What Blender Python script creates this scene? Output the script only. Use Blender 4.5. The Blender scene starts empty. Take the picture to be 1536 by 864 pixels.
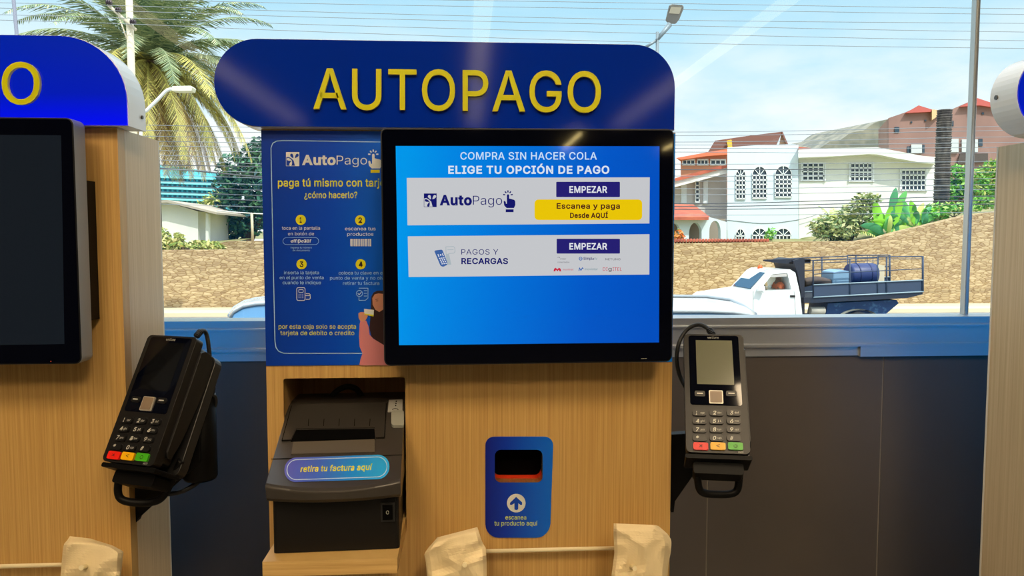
import bpy, bmesh, math, random
from mathutils import Vector, Matrix, noise
from mathutils.geometry import tessellate_polygon

SC = bpy.context.scene
COL = SC.collection
rnd = random.Random(11)

# ------------------------------------------------------------------ camera, world, sun, exposure
FPX = 1154.0                                   # focal length in pixels of a 1536 px wide frame
CAM = Vector((0.0, 0.0, 1.45))
YAW = math.atan(70 / 1154)
PITCH = math.atan(77 * math.cos(YAW) / 1154)
FWD = Vector((math.sin(YAW) * math.cos(PITCH), math.cos(YAW) * math.cos(PITCH), -math.sin(PITCH)))
RIGHT = Vector((math.cos(YAW), -math.sin(YAW), 0))
UP = RIGHT.cross(FWD)
cam_data = bpy.data.cameras.new('camera')
cam_data.sensor_width = 36.0
cam_data.lens = 36.0 * FPX / 1536.0
cam_data.clip_start = 0.05
cam_data.clip_end = 500
cam = bpy.data.objects.new('camera', cam_data)
COL.objects.link(cam)
cam.matrix_world = Matrix.Translation(CAM) @ Matrix((RIGHT, UP, -FWD)).transposed().to_4x4()
SC.camera = cam
SC.view_settings.view_transform = 'Standard'
SC.view_settings.look = 'None'
SC.view_settings.gamma = 1.0
SC.view_settings.use_curve_mapping = False
SC.view_settings.exposure = 0.0
try:
    SC.cycles.use_denoising = True
    SC.cycles.max_bounces = 8
    SC.cycles.transparent_max_bounces = 16
    SC.cycles.caustics_reflective = False
    SC.cycles.caustics_refractive = False
except Exception:
    pass

LAMP_POWER = 3.4
FILL_POWER = 22.5
SKY_STRENGTH = 1.12
SUN_STRENGTH = 3.7


def lin(c):
    r = []
    for v in c[:3]:
        v = v / 255.0
        r.append(v / 12.92 if v <= 0.04045 else ((v + 0.055) / 1.055) ** 2.4)
    return (r[0], r[1], r[2], 1.0)


def build_world():
    w = bpy.data.worlds.new('sky')
    SC.world = w
    w.use_nodes = True
    nt = w.node_tree
    nt.nodes.clear()
    N, L = nt.nodes.new, nt.links.new
    out = N('ShaderNodeOutputWorld')
    bg = N('ShaderNodeBackground')
    bg.inputs['Strength'].default_value = SKY_STRENGTH
    tc = N('ShaderNodeTexCoord')
    sep = N('ShaderNodeSeparateXYZ')
    L(tc.outputs['Generated'], sep.inputs[0])
    ramp = N('ShaderNodeValToRGB')
    e = ramp.color_ramp.elements
    e[0].position = 0.0
    e[0].color = lin((232, 247, 252))
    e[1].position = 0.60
    e[1].color = (1.9, 2.05, 2.2, 1)          # sky over-brightened above the view, added to light kiosks through the window
    for p, c in ((0.10, (222, 242, 251)), (0.20, (198, 234, 250)), (0.33, (162, 218, 246)), (0.37, (162, 218, 246))):
        k = e.new(p)
        k.color = lin(c)
    L(sep.outputs['Z'], ramp.inputs[0])
    mp = N('ShaderNodeMapping')
    mp.inputs['Scale'].default_value = (1.6, 1.6, 4.5)
    mp.inputs['Location'].default_value = (0.35, 0.2, 0.1)
    L(tc.outputs['Generated'], mp.inputs[0])
    no = N('ShaderNodeTexNoise')
    no.inputs['Scale'].default_value = 2.2
    no.inputs['Detail'].default_value = 7
    no.inputs['Roughness'].default_value = 0.55
    L(mp.outputs[0], no.inputs['Vector'])
    cr = N('ShaderNodeValToRGB')
    cr.color_ramp.elements[0].position = 0.38
    cr.color_ramp.elements[1].position = 0.54
    L(no.outputs['Fac'], cr.inputs[0])
    # clouds bank up low over the horizon and thin out higher in the sky
    low = N('ShaderNodeMapRange')
    low.inputs['From Min'].default_value = 0.08
    low.inputs['From Max'].default_value = 0.27
    low.inputs['To Min'].default_value = 1.0
    low.inputs['To Max'].default_value = 0.12
    L(sep.outputs['Z'], low.inputs['Value'])
    mul = N('ShaderNodeMath')
    mul.operation = 'MULTIPLY'
    L(cr.outputs[0], mul.inputs[0])
    L(low.outputs[0], mul.inputs[1])
    mix = N('ShaderNodeMix')
    mix.data_type = 'RGBA'
    L(mul.outputs[0], mix.inputs[0])
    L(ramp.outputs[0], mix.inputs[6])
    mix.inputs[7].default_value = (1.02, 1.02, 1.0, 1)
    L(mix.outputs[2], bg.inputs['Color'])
    L(bg.outputs[0], out.inputs[0])


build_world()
sun_d = bpy.data.lights.new('sun', 'SUN')
sun_d.energy = SUN_STRENGTH
sun_d.angle = 0.01
sun_d.color = (1.0, 0.95, 0.86)
sun = bpy.data.objects.new('sun', sun_d)
COL.objects.link(sun)
sun.rotation_euler = Vector((0.30, -0.62, 0.95)).to_track_quat('Z', 'Y').to_euler()
sun.location = (10, -10, 20)


# ------------------------------------------------------------------ measuring helpers
def ray(px, py):
    return FWD * FPX + RIGHT * (px - 768.0) + UP * (432.0 - py)


def P(px, py, Y):
    """the point of the vertical plane at depth Y that the photograph shows at (px, py)"""
    d = ray(px, py)
    return CAM + d * (Y / d.y)


def onplane(px, py, pt, n):
    d = ray(px, py)
    return CAM + d * ((pt - CAM).dot(n) / d.dot(n))


# ------------------------------------------------------------------ materials
MATS = {}


def mat(name, c, rough=0.5, metal=0.0, spec=0.5, emit=None, estr=1.0, coat=0.0, bump=None, var=None, alpha=None, trans=0.0):
    """c sRGB 0-255; bump=(scale, strength[, stretch]); var=(scale, colour2, stretch, lo, hi) mixes a second colour by noise"""
    if name in MATS:
        return MATS[name]
    m = bpy.data.materials.new(name)
    MATS[name] = m
    m.use_nodes = True
    nt = m.node_tree
    b = nt.nodes['Principled BSDF']
    N, L = nt.nodes.new, nt.links.new
    b.inputs['Base Color'].default_value = lin(c)
    b.inputs['Roughness'].default_value = rough
    b.inputs['Metallic'].default_value = metal
    b.inputs['Specular IOR Level'].default_value = spec
    if coat:
        b.inputs['Coat Weight'].default_value = coat
        b.inputs['Coat Roughness'].default_value = 0.05
    if emit:
        b.inputs['Emission Color'].default_value = lin(emit)
        b.inputs['Emission Strength'].default_value = estr
    if var or bump:
        tc = N('ShaderNodeTexCoord')
    if var:
        sc, c2, st, lo, hi = var
        mp = N('ShaderNodeMapping')
        mp.inputs['Scale'].default_value = st
        L(tc.outputs['Object'], mp.inputs[0])
        no = N('ShaderNodeTexNoise')
        no.inputs['Scale'].default_value = sc
        no.inputs['Detail'].default_value = 6
        L(mp.outputs[0], no.inputs['Vector'])
        r = N('ShaderNodeValToRGB')
        r.color_ramp.elements[0].position = lo
        r.color_ramp.elements[0].color = lin(c)
        r.color_ramp.elements[1].position = hi
        r.color_ramp.elements[1].color = lin(c2)
        L(no.outputs['Fac'], r.inputs[0])
        L(r.outputs[0], b.inputs['Base Color'])
    if bump:
        no2 = N('ShaderNodeTexNoise')
        no2.inputs['Scale'].default_value = bump[0]
        no2.inputs['Detail'].default_value = 4
        if len(bump) > 2:
            mp2 = N('ShaderNodeMapping')
            mp2.inputs['Scale'].default_value = bump[2]
            L(tc.outputs['Object'], mp2.inputs[0])
            L(mp2.outputs[0], no2.inputs['Vector'])
        else:
            L(tc.outputs['Object'], no2.inputs['Vector'])
        bp = N('ShaderNodeBump')
        bp.inputs['Strength'].default_value = bump[1]
        bp.inputs['Distance'].default_value = 0.01
        L(no2.outputs['Fac'], bp.inputs['Height'])
        L(bp.outputs[0], b.inputs['Normal'])
    return m


def screen_mat(name, c, k=1.0):
    """a lit pixel area of a display behind glossy glass"""
    return mat(name, (4, 4, 6), rough=0.06, emit=c, estr=k)


def grad_mat(name, stops, axis, a, b, rough=0.4, emissive=False, spec=0.5, diag=0.0):
    """printed or displayed colour blend along an axis of the object, from a to b (object metres)"""
    m = mat(name, (4, 4, 6), rough=rough, spec=spec)
    nt = m.node_tree
    N, L = nt.nodes.new, nt.links.new
    bs = nt.nodes['Principled BSDF']
    tc = N('ShaderNodeTexCoord')
    sp = N('ShaderNodeSeparateXYZ')
    L(tc.outputs['Object'], sp.inputs[0])
    src = sp.outputs[axis]
    if diag:
        ad = N('ShaderNodeMath')
        ad.operation = 'MULTIPLY_ADD'
        L(sp.outputs['Z'], ad.inputs[0])
        ad.inputs[1].default_value = diag
        L(src, ad.inputs[2])
        src = ad.outputs[0]
    mr = N('ShaderNodeMapRange')
    mr.inputs['From Min'].default_value = a
    mr.inputs['From Max'].default_value = b
    L(src, mr.inputs['Value'])
    r = N('ShaderNodeValToRGB')
    e = r.color_ramp.elements
    e[0].position, e[0].color = stops[0][0], lin(stops[0][1])
    e[1].position, e[1].color = stops[-1][0], lin(stops[-1][1])
    for p, c in stops[1:-1]:
        k = e.new(p)
        k.color = lin(c)
    L(mr.outputs[0], r.inputs[0])
    if emissive:
        L(r.outputs[0], bs.inputs['Emission Color'])
        bs.inputs['Emission Strength'].default_value = 1.0
    else:
        L(r.outputs[0], bs.inputs['Base Color'])
    return m


def wood_mat(name, base, dark, light, stretch):
    m = mat(name, base, rough=0.36, spec=0.6)
    nt = m.node_tree
    N, L = nt.nodes.new, nt.links.new
    bs = nt.nodes['Principled BSDF']
    tc = N('ShaderNodeTexCoord')
    mp = N('ShaderNodeMapping')
    mp.inputs['Scale'].default_value = stretch
    L(tc.outputs['Object'], mp.inputs[0])
    n1 = N('ShaderNodeTexNoise')
    n1.inputs['Scale'].default_value = 1.0
    n1.inputs['Detail'].default_value = 5
    n1.inputs['Roughness'].default_value = 0.7
    L(mp.outputs[0], n1.inputs['Vector'])
    r = N('ShaderNodeValToRGB')
    e = r.color_ramp.elements
    e[0].position, e[0].color = 0.30, lin(dark)
    e[1].position, e[1].color = 0.72, lin(light)
    k = e.new(0.5)
    k.color = lin(base)
    L(n1.outputs['Fac'], r.inputs[0])
    L(r.outputs[0], bs.inputs['Base Color'])
    bp = N('ShaderNodeBump')
    bp.inputs['Strength'].default_value = 0.12
    bp.inputs['Distance'].default_value = 0.001
    L(n1.outputs['Fac'], bp.inputs['Height'])
    L(bp.outputs[0], bs.inputs['Normal'])
    return m


def glass_mat(name, tint=(1, 1, 1), rough=0.0, keep=0.04):
    m = bpy.data.materials.new(name)
    m.use_nodes = True
    nt = m.node_tree
    nt.nodes.clear()
    N, L = nt.nodes.new, nt.links.new
    out = N('ShaderNodeOutputMaterial')
    tr = N('ShaderNodeBsdfTransparent')
    tr.inputs[0].default_value = (*tint, 1)
    gl = N('ShaderNodeBsdfGlossy')
    gl.inputs['Roughness'].default_value = rough
    fr = N('ShaderNodeFresnel')
    fr.inputs['IOR'].default_value = 1.45
    mx = N('ShaderNodeMixShader')
    L(fr.outputs[0], mx.inputs[0])
    L(tr.outputs[0], mx.inputs[1])
    L(gl.outputs[0], mx.inputs[2])
    L(mx.outputs[0], out.inputs[0])
    return m


# ------------------------------------------------------------------ mesh helpers
def newbm():
    return bmesh.new()


def face(bm, pts, mi=0):
    try:
        f = bm.faces.new([bm.verts.new(p) for p in pts])
        f.material_index = mi
        return f
    except ValueError:
        return None


def box(bm, lo, hi, mi=0, M=None):
    x0, y0, z0 = lo
    x1, y1, z1 = hi
    c = [Vector(p) for p in ((x0, y0, z0), (x1, y0, z0), (x1, y1, z0), (x0, y1, z0), (x0, y0, z1), (x1, y0, z1), (x1, y1, z1), (x0, y1, z1))]
    if M is not None:
        c = [M @ p for p in c]
    v = [bm.verts.new(p) for p in c]
    for q in ((0, 1, 5, 4), (1, 2, 6, 5), (2, 3, 7, 6), (3, 0, 4, 7), (4, 5, 6, 7), (3, 2, 1, 0)):
        bm.faces.new([v[i] for i in q]).material_index = mi


def tri_loops(loops):
    """triangle indices into the flattened loops (outer first, then holes)"""
    return tessellate_polygon([[Vector((p[0], p[1], 0)) for p in l] for l in loops])


def plate(bm, loops, f0, f1, mi=0, ms=None, back=True):
    """loops of 2-D points; f0 / f1 map a 2-D point to the front / back 3-D point; walls between them"""
    ms = mi if ms is None else ms
    flat = [p for l in loops for p in l]
    tr = tri_loops(loops)
    A = [bm.verts.new(f0(p)) for p in flat]
    for t in tr:
        try:
            bm.faces.new([A[i] for i in t]).material_index = mi
        except ValueError:
            pass
    if f1 is None:
        return
    B = [bm.verts.new(f1(p)) for p in flat]
    if back:
        for t in tr:
            try:
                bm.faces.new([B[i] for i in reversed(t)]).material_index = ms
            except ValueError:
                pass
    o = 0
    for l in loops:
        n = len(l)
        for i in range(n):
            a, b = o + i, o + (i + 1) % n
            try:
                bm.faces.new([A[a], B[a], B[b], A[b]]).material_index = ms
            except ValueError:
                pass
        o += n


def rrect(x0, y0, x1, y1, r, n=5):
    if not isinstance(r, (tuple, list)):
        r = (r,) * 4
    pts = []
    cs = ((x0, y0, 180, r[0]), (x1, y0, 270, r[1]), (x1, y1, 0, r[2]), (x0, y1, 90, r[3]))
    for (cx, cy, a0, rr), sx, sy in zip(cs, (1, -1, -1, 1), (1, 1, -1, -1)):
        ox, oy = cx + sx * rr, cy + sy * rr
        if rr <= 0:
            pts.append((cx, cy))
            continue
        for i in range(n + 1):
            a = math.radians(a0 + 90 * i / n)
            pts.append((ox + rr * math.cos(a), oy + rr * math.sin(a)))
    return pts


def disc(cx, cy, r, n=20, ry=None):
    ry = r if ry is None else ry
    return [(cx + r * math.cos(2 * math.pi * i / n), cy + ry * math.sin(2 * math.pi * i / n)) for i in range(n)]


def tube(bm, path, r, mi=0, n=8, cap=True):
    path = [Vector(p) for p in path]
    rs = r if isinstance(r, (list, tuple)) else [r] * len(path)
    rings = []
    prev = None
    for i, p in enumerate(path):
        t = (path[min(i + 1, len(path) - 1)] - path[max(i - 1, 0)]).normalized()
        if prev is None:
            a = t.orthogonal().normalized()
        else:
            a = (prev - t * prev.dot(t))
            a = a.normalized() if a.length > 1e-6 else t.orthogonal().normalized()
        prev = a
        b = t.cross(a)
        rings.append([bm.verts.new(p + (a * math.cos(2 * math.pi * k / n) + b * math.sin(2 * math.pi * k / n)) * rs[i]) for k in range(n)])
    for i in range(len(rings) - 1):
        for k in range(n):
            f = bm.faces.new([rings[i][k], rings[i][(k + 1) % n], rings[i + 1][(k + 1) % n], rings[i + 1][k]])
            f.material_index = mi
            f.smooth = True
    if cap:
        bm.faces.new(list(reversed(rings[0]))).material_index = mi
        bm.faces.new(rings[-1]).material_index = mi


def spline(pts, n=6):
    """points along a smooth curve through pts"""
    pts = [Vector(p) for p in pts]
    out = []
    for i in range(len(pts) - 1):
        p0, p1, p2, p3 = pts[max(i - 1, 0)], pts[i], pts[i + 1], pts[min(i + 2, len(pts) - 1)]
        for k in range(n):
            t = k / n
            out.append(0.5 * ((2 * p1) + (p2 - p0) * t + (2 * p0 - 5 * p1 + 4 * p2 - p3) * t * t + (3 * p1 - p0 - 3 * p2 + p3) * t ** 3))
    out.append(pts[-1])
    return out


def ball(bm, c, r, mi=0, u=12, v=8):
    s = r if isinstance(r, (tuple, list)) else (r, r, r)
    g = bmesh.ops.create_uvsphere(bm, u_segments=u, v_segments=v, radius=1.0, matrix=Matrix.Translation(Vector(c)) @ Matrix.Diagonal((*s, 1)))
    for w in g['verts']:
        for f in w.link_faces:
            f.material_index = mi
            f.smooth = True


def root_of(o):
    while o.parent is not None:
        o = o.parent
    return o


def obj(name, bm, mats, parent=None, local=False, smooth=False, bevel=0.0, seg=2):
    """link the shape as ONE mesh object; a child is stored relative to its thing"""
    bmesh.ops.remove_doubles(bm, verts=bm.verts, dist=1e-6)
    if bevel or smooth:
        bmesh.ops.recalc_face_normals(bm, faces=bm.faces)
    if parent is not None and not local:
        bm.transform(root_of(parent).matrix_basis.inverted())
    me = bpy.data.meshes.new(name)
    bm.to_mesh(me)
    bm.free()
    for m in (mats if isinstance(mats, (list, tuple)) else [mats]):
        me.materials.append(m)
    if smooth:
        for p in me.polygons:
            p.use_smooth = True
    o = bpy.data.objects.new(name, me)
    COL.objects.link(o)
    o.parent = parent
    if bevel:
        md = o.modifiers.new('edge', 'BEVEL')
        md.width = bevel
        md.segments = seg
        md.limit_method = 'ANGLE'
        md.angle_limit = math.radians(35)
    return o


def tag(o, label, cat, group=None, kind=None):
    o['label'] = label
    o['category'] = cat
    if group:
        o['group'] = group
    if kind:
        o['kind'] = kind
    return o


def thing(name, label, cat, M, group=None):
    o = bpy.data.objects.new(name, None)
    COL.objects.link(o)
    o.empty_display_size = 0.05
    o.matrix_basis = M if isinstance(M, Matrix) else Matrix.Translation(Vector(M))
    return tag(o, label, cat, group)


def struct(name, bm, mats, parent=None, **k):
    o = obj(name, bm, mats, parent, **k)
    o['kind'] = 'structure'
    return o


def origin(o, p):
    """move a top-level mesh's origin to p without moving the mesh"""
    p = Vector(p)
    o.data.transform(Matrix.Translation(-p))
    o.location = p
    return o


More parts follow.
